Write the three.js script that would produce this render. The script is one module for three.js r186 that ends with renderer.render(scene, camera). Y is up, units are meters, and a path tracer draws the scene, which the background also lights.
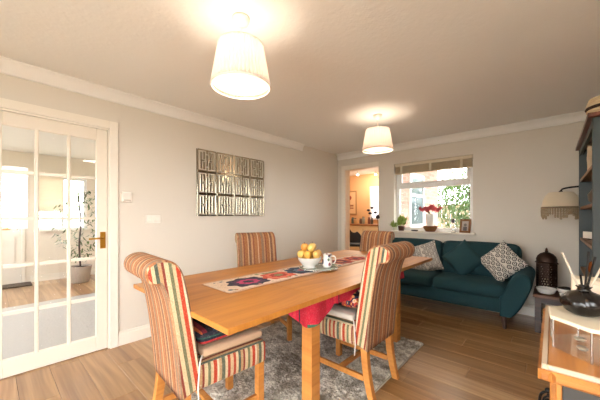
import * as THREE from 'three';
import { RectAreaLightUniformsLib } from 'three/addons/lights/RectAreaLightUniformsLib.js';
import { mergeGeometries } from 'three/addons/utils/BufferGeometryUtils.js';

// ---------- camera, sky, exposure ----------
RectAreaLightUniformsLib.init();
const scene = new THREE.Scene();
const FOCAL = 279.5;                                    // pixels, of a 600 x 400 frame
const camera = new THREE.PerspectiveCamera(2 * Math.atan(200 / FOCAL) * 180 / Math.PI, 1.5, 0.02, 200);
camera.position.set(3.03, 1.22, 0);
camera.rotation.set(0, Math.atan2(252, FOCAL), 0);
camera.setViewOffset(600, 400, 0, -16, 600, 400);       // lens shifted so that the horizon sits a little low
const renderer = new THREE.WebGLRenderer({ antialias: true });
renderer.toneMapping = THREE.LinearToneMapping;
renderer.toneMappingExposure = 1.19;
renderer.shadowMap.enabled = true;
scene.background = new THREE.Color(0.96, 0.98, 1.0);    // an even, overcast sky
scene.backgroundIntensity = 12;
const LAMP = new THREE.Color(1.0, 0.88, 0.71);          // tungsten light

// ---------- helpers ----------
let seed = 7;
const rnd = () => { seed = (seed * 1664525 + 1013904223) >>> 0; return seed / 4294967296; };
const rr = (a, b) => a + (b - a) * rnd();
const V = (x, y, z) => new THREE.Vector3(x, y, z);
const V2 = (x, y) => new THREE.Vector2(x, y);
const taken = {};
const numbered = (n) => { taken[n] = (taken[n] ?? -1) + 1; return taken[n] ? n + '_' + String(taken[n]).padStart(3, '0') : n; };
function mesh(name, geo, mat, parent, p, r) {
  const m = new THREE.Mesh(geo, mat); m.name = name;
  if (p) m.position.set(...p); if (r) m.rotation.set(...r);
  m.castShadow = m.receiveShadow = true;
  if (parent) parent.add(m);
  return m;
}
function thing(name, label, category, p = [0, 0, 0], turn = 0, group) {
  const o = new THREE.Group(); o.name = numbered(name); o.position.set(...p); o.rotation.y = turn;
  o.userData = { label, category }; if (group) o.userData.group = group;
  scene.add(o); return o;
}
function single(name, label, category, geo, mat, p, r, group) {
  const m = mesh(numbered(name), geo, mat, scene, p, r); m.userData = { label, category }; if (group) m.userData.group = group; return m;
}
function struct(name, geo, mat, label) { const m = mesh(name, geo, mat, scene); m.userData = { kind: 'structure' }; if (label) m.userData.label = label; return m; }
function structGroup(name, label) { const g = new THREE.Group(); g.name = name; g.userData = { kind: 'structure' }; if (label) g.userData.label = label; scene.add(g); return g; }
const at = (g, x, y, z) => g.translate(x, y, z);
// box from corner to corner
const bx = (x0, y0, z0, x1, y1, z1) => at(new THREE.BoxGeometry(Math.abs(x1 - x0), Math.abs(y1 - y0), Math.abs(z1 - z0)), (x0 + x1) / 2, (y0 + y1) / 2, (z0 + z1) / 2);
const merge = (list) => mergeGeometries(list.map((g) => { const q = g.index ? g.toNonIndexed() : g; for (const k of Object.keys(q.attributes)) if (!['position', 'normal', 'uv'].includes(k)) q.deleteAttribute(k); return q; }));
// smooth normals by welded position
function smooth(g) {
  g = g.index ? g.toNonIndexed() : g; const p = g.attributes.position, acc = new Map(), key = (i) => Math.round(p.getX(i) * 2e4) + ',' + Math.round(p.getY(i) * 2e4) + ',' + Math.round(p.getZ(i) * 2e4);
  const a = V(), b = V(), c = V();
  for (let i = 0; i < p.count; i += 3) {
    a.fromBufferAttribute(p, i); b.fromBufferAttribute(p, i + 1); c.fromBufferAttribute(p, i + 2); b.sub(a); c.sub(a); b.cross(c);
    for (let k = 0; k < 3; k++) { const s = key(i + k), n = acc.get(s) ?? acc.set(s, V()).get(s); n.add(b); }
  }
  const out = new Float32Array(p.count * 3);
  for (let i = 0; i < p.count; i++) { const n = acc.get(key(i)).clone().normalize(); out.set([n.x, n.y, n.z], i * 3); }
  g.setAttribute('normal', new THREE.BufferAttribute(out, 3)); return g;
}
// uv in metres from the face's main direction
function boxUV(g, turn = false) {
  g = g.index ? g.toNonIndexed() : g; const p = g.attributes.position, uv = new Float32Array(p.count * 2), a = V(), b = V(), c = V();
  for (let i = 0; i < p.count; i += 3) {
    a.fromBufferAttribute(p, i); b.fromBufferAttribute(p, i + 1); c.fromBufferAttribute(p, i + 2); b.sub(a); c.sub(a); b.cross(c);
    const x = Math.abs(b.x), y = Math.abs(b.y), z = Math.abs(b.z);
    for (let k = 0; k < 3; k++) {
      const X = p.getX(i + k), Y = p.getY(i + k), Z = p.getZ(i + k);
      let u, v; if (x >= y && x >= z) [u, v] = [Z, Y]; else if (y >= z) [u, v] = [X, Z]; else [u, v] = [X, Y];
      uv.set(turn ? [v, u] : [u, v], (i + k) * 2);
    }
  }
  g.setAttribute('uv', new THREE.BufferAttribute(uv, 2)); return g;
}
// chamfered box (sharp things with a lit edge), centred
function cham(w, h, d, c = 0.004) {
  const s = new THREE.Shape(), x = w / 2 - c, y = h / 2 - c; s.moveTo(-x, -y); s.lineTo(x, -y); s.lineTo(x, y); s.lineTo(-x, y); s.closePath();
  return boxUV(new THREE.ExtrudeGeometry(s, { depth: d - 2 * c, bevelEnabled: true, bevelThickness: c, bevelSize: c, bevelSegments: 1 }).translate(0, 0, -d / 2 + c));
}
const chamAt = (x0, y0, z0, x1, y1, z1, c) => at(cham(x1 - x0, y1 - y0, z1 - z0, c), (x0 + x1) / 2, (y0 + y1) / 2, (z0 + z1) / 2);
// soft upholstered box, bulging
function soft(w, h, d, r, bulge = [0, 0, 0], n = 12) {
  const g = new THREE.BoxGeometry(w, h, d, n, Math.max(4, Math.round(n * .6)), n), p = g.attributes.position, q = V(), i0 = V(), half = V(w / 2, h / 2, d / 2);
  const warp = (t) => Math.sign(t) * (1 - Math.max(0, 1 - Math.abs(t)) ** 1.6);
  for (let i = 0; i < p.count; i++) {
    q.fromBufferAttribute(p, i); q.set(warp(q.x / half.x) * half.x, warp(q.y / half.y) * half.y, warp(q.z / half.z) * half.z);
    const rx = Math.min(r, w / 2 - .001), ry = Math.min(r, h / 2 - .001), rz = Math.min(r, d / 2 - .001);
    i0.set(THREE.MathUtils.clamp(q.x, -half.x + rx, half.x - rx), THREE.MathUtils.clamp(q.y, -half.y + ry, half.y - ry), THREE.MathUtils.clamp(q.z, -half.z + rz, half.z - rz));
    const e = q.clone().sub(i0); e.set(e.x / rx, e.y / ry, e.z / rz); if (e.length() > 1e-6) { e.normalize(); q.set(i0.x + e.x * rx, i0.y + e.y * ry, i0.z + e.z * rz); }
    const fx = 1 - (q.x / half.x) ** 2, fy = 1 - (q.y / half.y) ** 2, fz = 1 - (q.z / half.z) ** 2;
    q.x += Math.sign(q.x) * bulge[0] * fy * fz * Math.abs(q.x / half.x); q.y += Math.sign(q.y) * bulge[1] * fx * fz * Math.abs(q.y / half.y); q.z += Math.sign(q.z) * bulge[2] * fx * fy * Math.abs(q.z / half.z);
    p.setXYZ(i, q.x, q.y, q.z);
  }
  return smooth(boxUV(g));
}
// scatter cushion: flat square pinched to its seams, lying in the xy plane
function pillow(w, h, t, n = 16) {
  const g = new THREE.BoxGeometry(w, h, t, n, n, 1), p = g.attributes.position;
  for (let i = 0; i < p.count; i++) {
    let x = p.getX(i) / (w / 2), y = p.getY(i) / (h / 2), s = Math.sign(p.getZ(i));
    const k = Math.max(0, (1 - Math.abs(x) ** 2.6) * (1 - Math.abs(y) ** 2.6)) ** .55;
    const inx = 1 - .07 * (1 - y * y) * Math.abs(x), iny = 1 - .07 * (1 - x * x) * Math.abs(y);
    p.setXYZ(i, x * inx * w / 2, y * iny * h / 2, s * (.006 + k * t / 2));
  }
  const uv = g.attributes.uv; for (let i = 0; i < p.count; i++) uv.setXY(i, p.getX(i), p.getY(i));
  return smooth(g);
}
const lathe = (pts, n = 32) => new THREE.LatheGeometry(pts.map(([x, y]) => V2(x, y)), n);
const tube = (pts, r, n = 20, rs = 8) => new THREE.TubeGeometry(new THREE.CatmullRomCurve3(pts.map((q) => V(...q))), n, r, rs);
const cyl = (r0, r1, h, n = 20) => new THREE.CylinderGeometry(r0, r1, h, n);
// straight bar of given section from a to b
function bar(a, b, w, d, c = 0.003) {
  const A = V(...a), B = V(...b), L = A.distanceTo(B), g = cham(w, d, L, c);
  const m = new THREE.Matrix4().lookAt(A, B, Math.abs(B.clone().sub(A).normalize().y) > .95 ? V(0, 0, 1) : V(0, 1, 0)); m.setPosition(A.add(B).multiplyScalar(.5));
  return g.applyMatrix4(m);
}

// ---------- textures ----------
const hash = (x, y, s) => { let h = Math.imul(x, 374761393) ^ Math.imul(y, 668265263) ^ Math.imul(s, 2246822519); h = Math.imul(h ^ (h >>> 13), 1274126177); return ((h ^ (h >>> 16)) >>> 0) / 4294967296; };
function tnoise(x, y, px, py, s) {       // value noise that repeats after px, py cells
  const ix = Math.floor(x), iy = Math.floor(y), fx = x - ix, fy = y - iy, u = fx * fx * (3 - 2 * fx), v = fy * fy * (3 - 2 * fy), m = (a, n) => ((a % n) + n) % n;
  const a = hash(m(ix, px), m(iy, py), s), b = hash(m(ix + 1, px), m(iy, py), s), c = hash(m(ix, px), m(iy + 1, py), s), d = hash(m(ix + 1, px), m(iy + 1, py), s);
  return a + (b - a) * u + (c - a) * v + (a - b - c + d) * u * v;
}
function dataTex(n, f, rep = 1, srgb = true) {
  const d = new Uint8Array(n * n * 4);
  for (let y = 0; y < n; y++) for (let x = 0; x < n; x++) { const c = f(x / n, y / n); d.set([c[0], c[1], c[2], 255], (y * n + x) * 4); }
  const t = new THREE.DataTexture(d, n, n); t.wrapS = t.wrapT = THREE.RepeatWrapping; t.magFilter = THREE.LinearFilter; t.minFilter = THREE.LinearFilter;
  if (srgb) t.colorSpace = THREE.SRGBColorSpace; t.repeat.set(rep, rep); t.needsUpdate = true; return t;
}
const mixc = (a, b, t) => a.map((v, i) => Math.max(0, Math.min(255, v + (b[i] - v) * t)));
const hex = (h) => [(h >> 16) & 255, (h >> 8) & 255, h & 255];
// u runs along the grain; the tile is 1 m
const woodTex = (a, b, s, streak = 1) => dataTex(512, (u, v) => {
  const w = tnoise(u * 3, v * 5, 3, 5, s) * .05;
  const g = .5 * tnoise(u * 2, (v + w) * 34, 2, 34, s + 1) + .3 * tnoise(u * 5, (v + w) * 80, 5, 80, s + 2) + .2 * tnoise(u * 9, v * 160, 9, 160, s + 3);
  const k = .35 * tnoise(u * 3, v * 8, 3, 8, s + 4);
  return mixc(hex(a), hex(b), Math.max(0, Math.min(1, (g - .3) * 1.5 * streak + k - .15)));
});
function canvasTex(w, h, draw, rx = 1, ry = 1) {
  const c = document.createElement('canvas'); c.width = w; c.height = h; draw(c.getContext('2d'), w, h);
  const t = new THREE.CanvasTexture(c); t.colorSpace = THREE.SRGBColorSpace; t.wrapS = t.wrapT = THREE.RepeatWrapping; t.magFilter = THREE.LinearFilter; t.repeat.set(rx, ry); return t;
}
function weave(g, w, h, amount, s) {     // woven speckle over a drawn cloth
  let k = s; const r = () => { k = (k * 1664525 + 1013904223) >>> 0; return k / 4294967296; };
  for (let i = 0; i < w * h / 14; i++) { g.fillStyle = r() > .5 ? `rgba(255,245,225,${amount})` : `rgba(50,30,20,${amount})`; g.fillRect(r() * w, r() * h, 1 + r() * 2, 2 + r() * 5); }
}
const plasterBump = dataTex(256, (u, v) => { const n = 255 * (.5 * tnoise(u * 24, v * 24, 24, 24, 3) + .5 * tnoise(u * 70, v * 70, 70, 70, 4)); return [n, n, n]; }, 1, false);
const artexBump = dataTex(512, (u, v) => { const n = 255 * (.45 * tnoise(u * 40, v * 40, 40, 40, 13) + .35 * tnoise(u * 90, v * 90, 90, 90, 14) + .2 * tnoise(u * 14, v * 14, 14, 14, 15)); return [n, n, n]; }, 1, false);

// stripes across u, 0.24 m repeat; strong and quiet runs of the same cloth
const stripeTex = (list, s) => canvasTex(256, 256, (g, w, h) => {
  const sum = list.reduce((a, q) => a + q[1], 0); let x = 0;
  for (const [c, n] of list) { g.fillStyle = c; g.fillRect(x, 0, n / sum * w + 1, h); x += n / sum * w; }
  weave(g, w, h, .13, s);
}, 1 / .24, 1 / .24);
const boldStripe = stripeTex([['#c2a880', 5], ['#a2331e', 4], ['#cdb892', 4], ['#555a48', 5], ['#b08e68', 4], ['#d3c3a2', 3], ['#b0381c', 5], ['#c6ad84', 4], ['#6c6b4c', 4], ['#c9b28a', 5], ['#7c3224', 3], ['#b58f64', 4], ['#4e5547', 4], ['#cab48c', 4], ['#a84027', 4]], 5);
const quietStripe = stripeTex([['#9c663e', 7], ['#834e33', 3], ['#b3835a', 4], ['#74523d', 5], ['#c49c74', 2], ['#976038', 7], ['#7a402c', 2], ['#ab7c55', 3], ['#846850', 5], ['#9b623c', 6], ['#c79f78', 2]], 9);

// ---------- materials ----------
const M = (o) => new THREE.MeshStandardMaterial({ roughness: .6, ...o });
const P = (o) => new THREE.MeshPhysicalMaterial({ roughness: .6, ...o });
const wallPaint = M({ color: 0xe0d8cb, roughness: .85, bumpMap: plasterBump, bumpScale: .0006 });
const ceilingPaint = M({ color: 0xedebe6, roughness: .95, bumpMap: artexBump, bumpScale: .0012 });
const whiteGloss = M({ color: 0xf0e8da, roughness: .35 });
const covingPaint = M({ color: 0xf3f0ea, roughness: .6 });
const plasticWhite = M({ color: 0xf1ece2, roughness: .3 });
const upvc = M({ color: 0xf2f1ee, roughness: .3 });
const paneGlass = P({ color: 0xffffff, transmission: 1, thickness: 0, roughness: .02, ior: 1.45 });
const brass = M({ color: 0xc9993f, metalness: 1, roughness: .28 });
const chrome = M({ color: 0xd8d8d8, metalness: 1, roughness: .15 });
const plankMats = [[0xc1986a, 0x946a40], [0xb88e5e, 0x886036], [0xc8a173, 0x9c7148], [0xb28656, 0x825930]].map(([a, b], i) => P({ map: woodTex(a, b, 20 + i * 7), roughness: .3, clearcoat: .6, clearcoatRoughness: .2 }));
const tableOak = P({ map: woodTex(0xc07f36, 0x9c5d21, 60, .75), roughness: .42, clearcoat: .12, clearcoatRoughness: .3 });
const legOak = M({ map: woodTex(0xc98843, 0xa5642b, 70, .8), roughness: .45 });
const cabinetOak = M({ map: woodTex(0xc68644, 0x9a5d2a, 75, .9), roughness: .4 });
const darkWood = M({ map: woodTex(0x4a2f20, 0x2a1a12, 80), roughness: .45 });
const boldFabric = P({ map: boldStripe, roughness: .95 });
const quietFabric = P({ map: quietStripe, roughness: .95 });
const velvet = P({ color: 0x0f383e, roughness: .85, sheen: .8, sheenColor: new THREE.Color(.08, .22, .24), sheenRoughness: .35, bumpMap: plasterBump, bumpScale: .0015 });
const ceramicWhite = P({ color: 0xf0ede6, roughness: .18, clearcoat: .5 });
const blackMetal = M({ color: 0x1b1a19, metalness: .6, roughness: .4 });
const blackPlastic = M({ color: 0x141414, roughness: .5 });

// ---------- the room shell ----------
const W = 3.6, H = 2.38, BACK = -4.44, FRONT = 1.2, T = .15;
const wallUV = (g) => boxUV(g);
struct('wall_left', wallUV(merge([bx(-T, 0, .045, 0, H, FRONT + T), bx(-T, 2.02, -.735, 0, H, .045), bx(-T, 0, BACK - T, 0, H, -.735)])), wallPaint);
struct('wall_back', wallUV(merge([
  bx(0, 0, BACK - T, .16, H, BACK), bx(.16, 2.08, BACK - T, .84, H, BACK), bx(.84, 0, BACK - T, 1.104, H, BACK),
  bx(1.104, 0, BACK - T, 2.225, .955, BACK), bx(1.104, 2.07, BACK - T, 2.225, H, BACK), bx(2.225, 0, BACK - T, W, H, BACK)])), wallPaint);
struct('wall_right', wallUV(merge([bx(W, 0, BACK - T, W + T, H, -.5), bx(W, 2.12, -.5, W + T, H, 1.0), bx(W, 0, -.5, W + T, .9, 1.0), bx(W, 0, 1.0, W + T, H, FRONT + T)])), wallPaint);
struct('wall_front', wallUV(merge([bx(0, 0, FRONT, 1.2, H, FRONT + T), bx(1.2, 2.1, FRONT, 3.15, H, FRONT + T), bx(3.15, 0, FRONT, W, H, FRONT + T)])), wallPaint);
struct('ceiling', boxUV(bx(-4.4, H, -7.3, W + T, H + .15, FRONT + T)), ceilingPaint);

// floors of separate laminate boards, long side along x
function boardFloor(name, x0, x1, z0, z1) {
  const g = structGroup(name);
  mesh('underlay', bx(x0, -.09, z0, x1, -.013, z1), M({ color: 0x2c2018, roughness: .9 }), g);
  const w = .19, L = 1.29, t = .012, c = .0018;
  const chamTop = (a, b, z, d) => {
    const p = [], q = (A, B, C, D) => p.push(...A, ...B, ...C, ...A, ...C, ...D), e = .0006;
    a += e; b -= e; z += e; d -= e;
    const lo = [[a, -t, z], [b, -t, z], [b, -t, d], [a, -t, d]], mid = lo.map(([x, , zz]) => [x, -c, zz]), top = [[a + c, 0, z + c], [b - c, 0, z + c], [b - c, 0, d - c], [a + c, 0, d - c]];
    q(top[0], top[3], top[2], top[1]);
    for (let i = 0; i < 4; i++) { const j = (i + 1) % 4; q(lo[j], lo[i], mid[i], mid[j]); q(mid[j], mid[i], top[i], top[j]); }
    const geo = new THREE.BufferGeometry(); geo.setAttribute('position', new THREE.Float32BufferAttribute(p, 3)); geo.computeVertexNormals();
    const uv = [], ou = rnd(), ov = rnd(); for (let i = 0; i < p.length; i += 3) uv.push(p[i] * .55 + ou, p[i + 2] * .9 + ov);
    geo.setAttribute('uv', new THREE.Float32BufferAttribute(uv, 2)); return geo;
  };
  let row = 0;
  for (let z = z1; z > z0 + .01; z -= w, row++) {
    for (let x = x0 - L * ((row * .37) % 1); x < x1; x += L) {
      const a = Math.max(x, x0), b = Math.min(x + L, x1), d = Math.max(z - w, z0);
      if (b - a > .02 && z - d > .01) mesh('plank', chamTop(a, b, d, z), plankMats[Math.floor(rnd() * 4)], g);
    }
  }
}
boardFloor('floor', 0, W, BACK - T, FRONT);

// coving along left and back wall; ends short of the corner on the left
const covShape = new THREE.Shape();
covShape.moveTo(0, 0); covShape.lineTo(.062, 0); covShape.lineTo(.062, -.012); covShape.quadraticCurveTo(.022, -.03, .016, -.085); covShape.lineTo(.016, -.1); covShape.lineTo(0, -.104); covShape.closePath();
const cov = (L) => new THREE.ExtrudeGeometry(covShape, { depth: L, bevelEnabled: false, curveSegments: 8 });
const covLeft = cov(FRONT + 3.41); covLeft.translate(0, H, -3.41);
struct('trim_1', covLeft, covingPaint, 'white moulded coving along the left wall');
const covBack = cov(W); covBack.rotateY(-Math.PI / 2); covBack.translate(W, H, BACK);
struct('trim_2', covBack, covingPaint, 'white moulded coving along the back wall');
// baseboards
const skirt = (L) => { const s = new THREE.Shape(); s.moveTo(0, 0); s.lineTo(.016, 0); s.lineTo(.016, .1); s.lineTo(.009, .112); s.lineTo(.009, .122); s.lineTo(0, .13); s.closePath(); return new THREE.ExtrudeGeometry(s, { depth: L, bevelEnabled: false }); };
const skirtLeft = merge([skirt(-.805 - BACK).translate(0, 0, BACK), skirt(FRONT - .115).translate(0, 0, .115)]);
struct('baseboard_left', skirtLeft, whiteGloss);
struct('baseboard_back', merge([skirt(W - .84).rotateY(-Math.PI / 2).translate(W, 0, BACK)]), whiteGloss);
struct('baseboard_right', skirt(FRONT - BACK).rotateY(Math.PI).translate(W, 0, FRONT), whiteGloss);

// ---------- glazed door in the left wall ----------
{
  const d = structGroup('door_1', 'cream glazed door of fifteen panes');
  const z0 = -.725, z1 = .035, yT = 2.005, xa = -.052, xb = -.012;
  const arch = [chamAt(-.001, 0, -.805, .02, 2.09, -.735, .004), chamAt(-.001, 0, .045, .02, 2.09, .115, .004), chamAt(-.001, 2.022, -.735, .02, 2.09, .045, .004)];
  mesh('architrave', merge(arch), whiteGloss, d);
  mesh('door_lining', merge([bx(-T, 0, -.735, 0, 2.02, -.728), bx(-T, 0, .038, 0, 2.02, .045), bx(-T, 2.008, -.735, 0, 2.02, .045)]), whiteGloss, d);
  const creamGloss = M({ color: 0xeae0d0, roughness: .35 });
  const pz0 = -.64, pz1 = -.06, py0 = .135, py1 = 1.905, m = .024;
  mesh('stile', chamAt(xa, .008, z0, xb, yT, pz0, .004), creamGloss, d);
  mesh('stile', chamAt(xa, .008, pz1, xb, yT, z1, .004), creamGloss, d);
  mesh('bottom_rail', chamAt(xa, .008, pz0, xb, py0, pz1, .003), creamGloss, d);
  mesh('top_rail', chamAt(xa, py1, pz0, xb, yT, pz1, .003), creamGloss, d);
  const cw = (pz1 - pz0 - 2 * m) / 3, rh = (py1 - py0 - 4 * m) / 5;
  for (let c = 1; c < 3; c++) mesh('glazing_bar', chamAt(xa + .004, py0, pz0 + c * cw + (c - 1) * m, xb - .004, py1, pz0 + c * (cw + m), .005), creamGloss, d);
  for (let r = 1; r < 5; r++) for (let c = 0; c < 3; c++) mesh('glazing_bar', chamAt(xa + .004, py0 + r * rh + (r - 1) * m, pz0 + c * (cw + m), xb - .004, py0 + r * (rh + m), pz0 + c * (cw + m) + cw, .005), creamGloss, d);
  const pane = new THREE.BoxGeometry(.004, rh + .004, cw + .004);
  for (let r = 0; r < 5; r++) for (let c = 0; c < 3; c++) mesh('pane', pane, paneGlass, d, [-.032, py0 + r * (rh + m) + rh / 2, pz0 + c * (cw + m) + cw / 2]);
  const h = mesh('handle_plate', cham(.006, .15, .042, .002), brass, d, [-.009, 1.0, -.688]);
  mesh('lever', merge([at(cyl(.009, .009, .045, 14).rotateZ(Math.PI / 2), .022, .02, 0), tube([[.042, .02, 0], [.045, .02, .03], [.042, .018, .11]], .008)]), brass, h);
  for (const y of [.25, 1.0, 1.8]) mesh('hinge', cyl(.006, .006, .08, 10), brass, d, [-.006, y, .038]);
}

// ---------- things on the left wall ----------
{
  const s = thing('light_switch', 'white double rocker light switch on left wall beside the door', 'switch', [0, 1.189, -1.116]);
  mesh('face_plate', cham(.146, .086, .01, .003).rotateY(Math.PI / 2), plasticWhite, s, [.005, 0, 0]);
  for (const z of [-.035, .035]) mesh('rocker', cham(.04, .05, .007, .002).rotateY(Math.PI / 2), plasticWhite, s, [.0115, 0, z], [0, 0, .06]);
  const t = thing('thermostat', 'small square white thermostat on left wall above the light switch', 'thermostat', [0, 1.40, -.875]);
  mesh('casing', cham(.085, .1, .03, .006).rotateY(Math.PI / 2), plasticWhite, t, [.015, 0, 0]);
  mesh('grille', cham(.06, .012, .004, .001).rotateY(Math.PI / 2), M({ color: 0xc9c2b6 }), t, [.031, -.03, 0]);
}
{ // fretwork mirror panel: 4 x 3 tiles of bevelled mirror strips
  const y0 = 1.222, y1 = 1.995, z0 = -2.581, z1 = -1.581, nc = 4, nr = 3;
  const o = thing('mirror_panel', 'large mirrored fretwork wall panel of twelve square tiles', 'wall mirror', [0, y0, (z0 + z1) / 2]);
  const back = M({ color: 0xc8beab, roughness: .5 });
  const mir = M({ color: 0xb0a792, metalness: 1, roughness: .14 });
  const tw = (z1 - z0) / nc, th = (y1 - y0) / nr;
  mesh('backboard', cham(z1 - z0, y1 - y0, .012, .002).rotateY(Math.PI / 2), M({ color: 0x857a68, roughness: .6 }), o, [.006, (y1 - y0) / 2, 0]);
  const S = [[.5, .03, .94, .05], [.5, .97, .94, .05], [.03, .5, .05, .9], [.97, .5, .05, .9], [.2, .5, .06, .74], [.8, .5, .06, .74], [.35, .27, .07, .34], [.35, .73, .07, .34], [.65, .27, .07, .34], [.65, .73, .07, .34], [.5, .5, .07, .5], [.5, .12, .07, .14], [.5, .88, .07, .14], [.31, .5, .13, .05], [.69, .5, .13, .05]];
  const geos = S.map(([, , w, h]) => cham(w * tw * (w < h ? 1.35 : 1), h * th * (w < h ? 1 : 1.2), .006, .0025).rotateY(Math.PI / 2));
  for (let r = 0; r < nr; r++) for (let c = 0; c < nc; c++) {
    const t = mesh('tile', cham(tw - .006, th - .006, .008, .002).rotateY(Math.PI / 2), back, o, [.016, (r + .5) * th, ((nc - 1) / 2 - c) * tw]);
    S.forEach(([u, v], i) => mesh('mirror_strip', geos[i], mir, t, [.007, (v - .5) * th, (u - .5) * tw], [0, rr(-.025, .025), rr(-.03, .03)]));
  }
}

// ---------- window in the back wall, sill, blind ----------
{
  const g = structGroup('window_1', 'white framed window with a top light');
  const x0 = 1.104, x1 = 2.225, y0 = .985, y1 = 2.07, z = BACK - .1, f = .055;
  mesh('frame', merge([chamAt(x0, y0, z - .05, x0 + f, y1, z, .006), chamAt(x1 - f, y0, z - .05, x1, y1, z, .006), chamAt(x0 + f, y0, z - .05, x1 - f, y0 + f, z, .006), chamAt(x0 + f, y1 - f, z - .05, x1 - f, y1, z, .006)]), upvc, g);
  mesh('transom', chamAt(x0 + f, 1.665, z - .05, x1 - f, 1.725, z + .012, .006), upvc, g);
  mesh('casement', merge([chamAt(x0 + f, 1.725, z - .03, x0 + f + .04, y1 - f, z + .015, .005), chamAt(x1 - f - .04, 1.725, z - .03, x1 - f, y1 - f, z + .015, .005), chamAt(x0 + f + .04, 1.725, z - .03, x1 - f - .04, 1.762, z + .015, .005), chamAt(x0 + f + .04, y1 - f - .04, z - .03, x1 - f - .04, y1 - f, z + .015, .005)]), upvc, g);
  mesh('pane', bx(x0 + f, y0 + f, z - .028, x1 - f, 1.665, z - .022), paneGlass, g);
  mesh('pane', bx(x0 + f + .04, 1.762, z - .012, x1 - f - .04, y1 - f - .04, z - .006), paneGlass, g);
  mesh('window_handle', merge([cham(.02, .012, .03, .003), at(cham(.1, .014, .01, .003), .04, 0, .018)]), plasticWhite, g, [1.66, 1.745, z + .028]);
  mesh('window_sill', chamAt(x0 - .03, .955, BACK - T + .002, x1 + .03, .985, BACK + .045, .006), whiteGloss, g);
  const b = thing('venetian_blind', 'pale wooden blind gathered up at the top of the window', 'blind', [(x0 + x1) / 2, 1.9, BACK - .035]);
  const slatMat = M({ map: woodTex(0xe6d5b4, 0xcdb48c, 90), roughness: .5 });
  mesh('head_rail', cham(x1 - x0 - .012, .05, .055, .004), M({ color: 0xd9cbb0, roughness: .5 }), b, [0, .142, 0]);
  const slat = cham(x1 - x0 - .03, .0035, .05, .001);
  for (let k = 0; k < 14; k++) mesh('slat', slat, slatMat, b, [0, .022 + k * .0066, rr(-.002, .002)], [rr(-.03, .03), 0, 0]);
  mesh('bottom_rail', cham(x1 - x0 - .03, .016, .052, .003), slatMat, b, [0, .008, 0]);
  for (const x of [-.44, 0, .42]) mesh('ladder_tape', merge([at(cham(.03, .125, .002, .0005), 0, .06, .0285), at(cham(.03, .125, .002, .0005), 0, .06, -.0285)]), M({ color: 0xe4d8bf, roughness: .8 }), b, [x, 0, 0]);
}
// patio doors behind the camera, through which most daylight comes
{
  const g = structGroup('window_2', 'wide glazed patio doors');
  const z = FRONT + .06, x0 = 1.2, x1 = 3.15, y1 = 2.1, f = .06, n = 2, w = (x1 - x0) / n;
  for (let i = 0; i < n; i++) {
    const a = x0 + i * w, b = a + w;
    mesh('frame', merge([chamAt(a, 0, z, a + f, y1, z + .05, .005), chamAt(b - f, 0, z, b, y1, z + .05, .005), chamAt(a + f, 0, z, b - f, f + .03, z + .05, .005), chamAt(a + f, y1 - f, z, b - f, y1, z + .05, .005)]), upvc, g);
    mesh('pane', bx(a + f, f + .03, z + .022, b - f, y1 - f, z + .028), paneGlass, g);
  }
}
{ // window in the right wall beside the camera
  const g = structGroup('window_7', 'window in the right wall');
  const x = W + .05, z0 = -.5, z1 = 1.0, y0 = .9, y1 = 2.12, f = .06, w = (z1 - z0) / 2;
  for (let i = 0; i < 2; i++) {
    const a = z0 + i * w, b = a + w;
    mesh('frame', merge([chamAt(x, y0, a, x + .05, y1, a + f, .005), chamAt(x, y0, b - f, x + .05, y1, b, .005), chamAt(x, y0, a + f, x + .05, y0 + f, b - f, .005), chamAt(x, y1 - f, a + f, x + .05, y1, b - f, .005)]), upvc, g);
    mesh('pane', bx(x + .022, y0 + f, a + f, x + .028, y1 - f, b - f), paneGlass, g);
  }
}
// architrave of the kitchen opening
struct('trim_3', merge([chamAt(.09, 0, BACK, .16, 2.15, BACK + .02, .004), chamAt(.16, 2.08, BACK, .845, 2.15, BACK + .02, .004)]), whiteGloss, 'white architrave round the kitchen opening');
struct('trim_4', merge([bx(.16, 0, BACK - T, .168, 2.08, BACK), bx(.832, 0, BACK - T, .84, 2.08, BACK), bx(.168, 2.072, BACK - T, .832, 2.08, BACK)]), whiteGloss, 'white lining of the kitchen opening');

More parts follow.
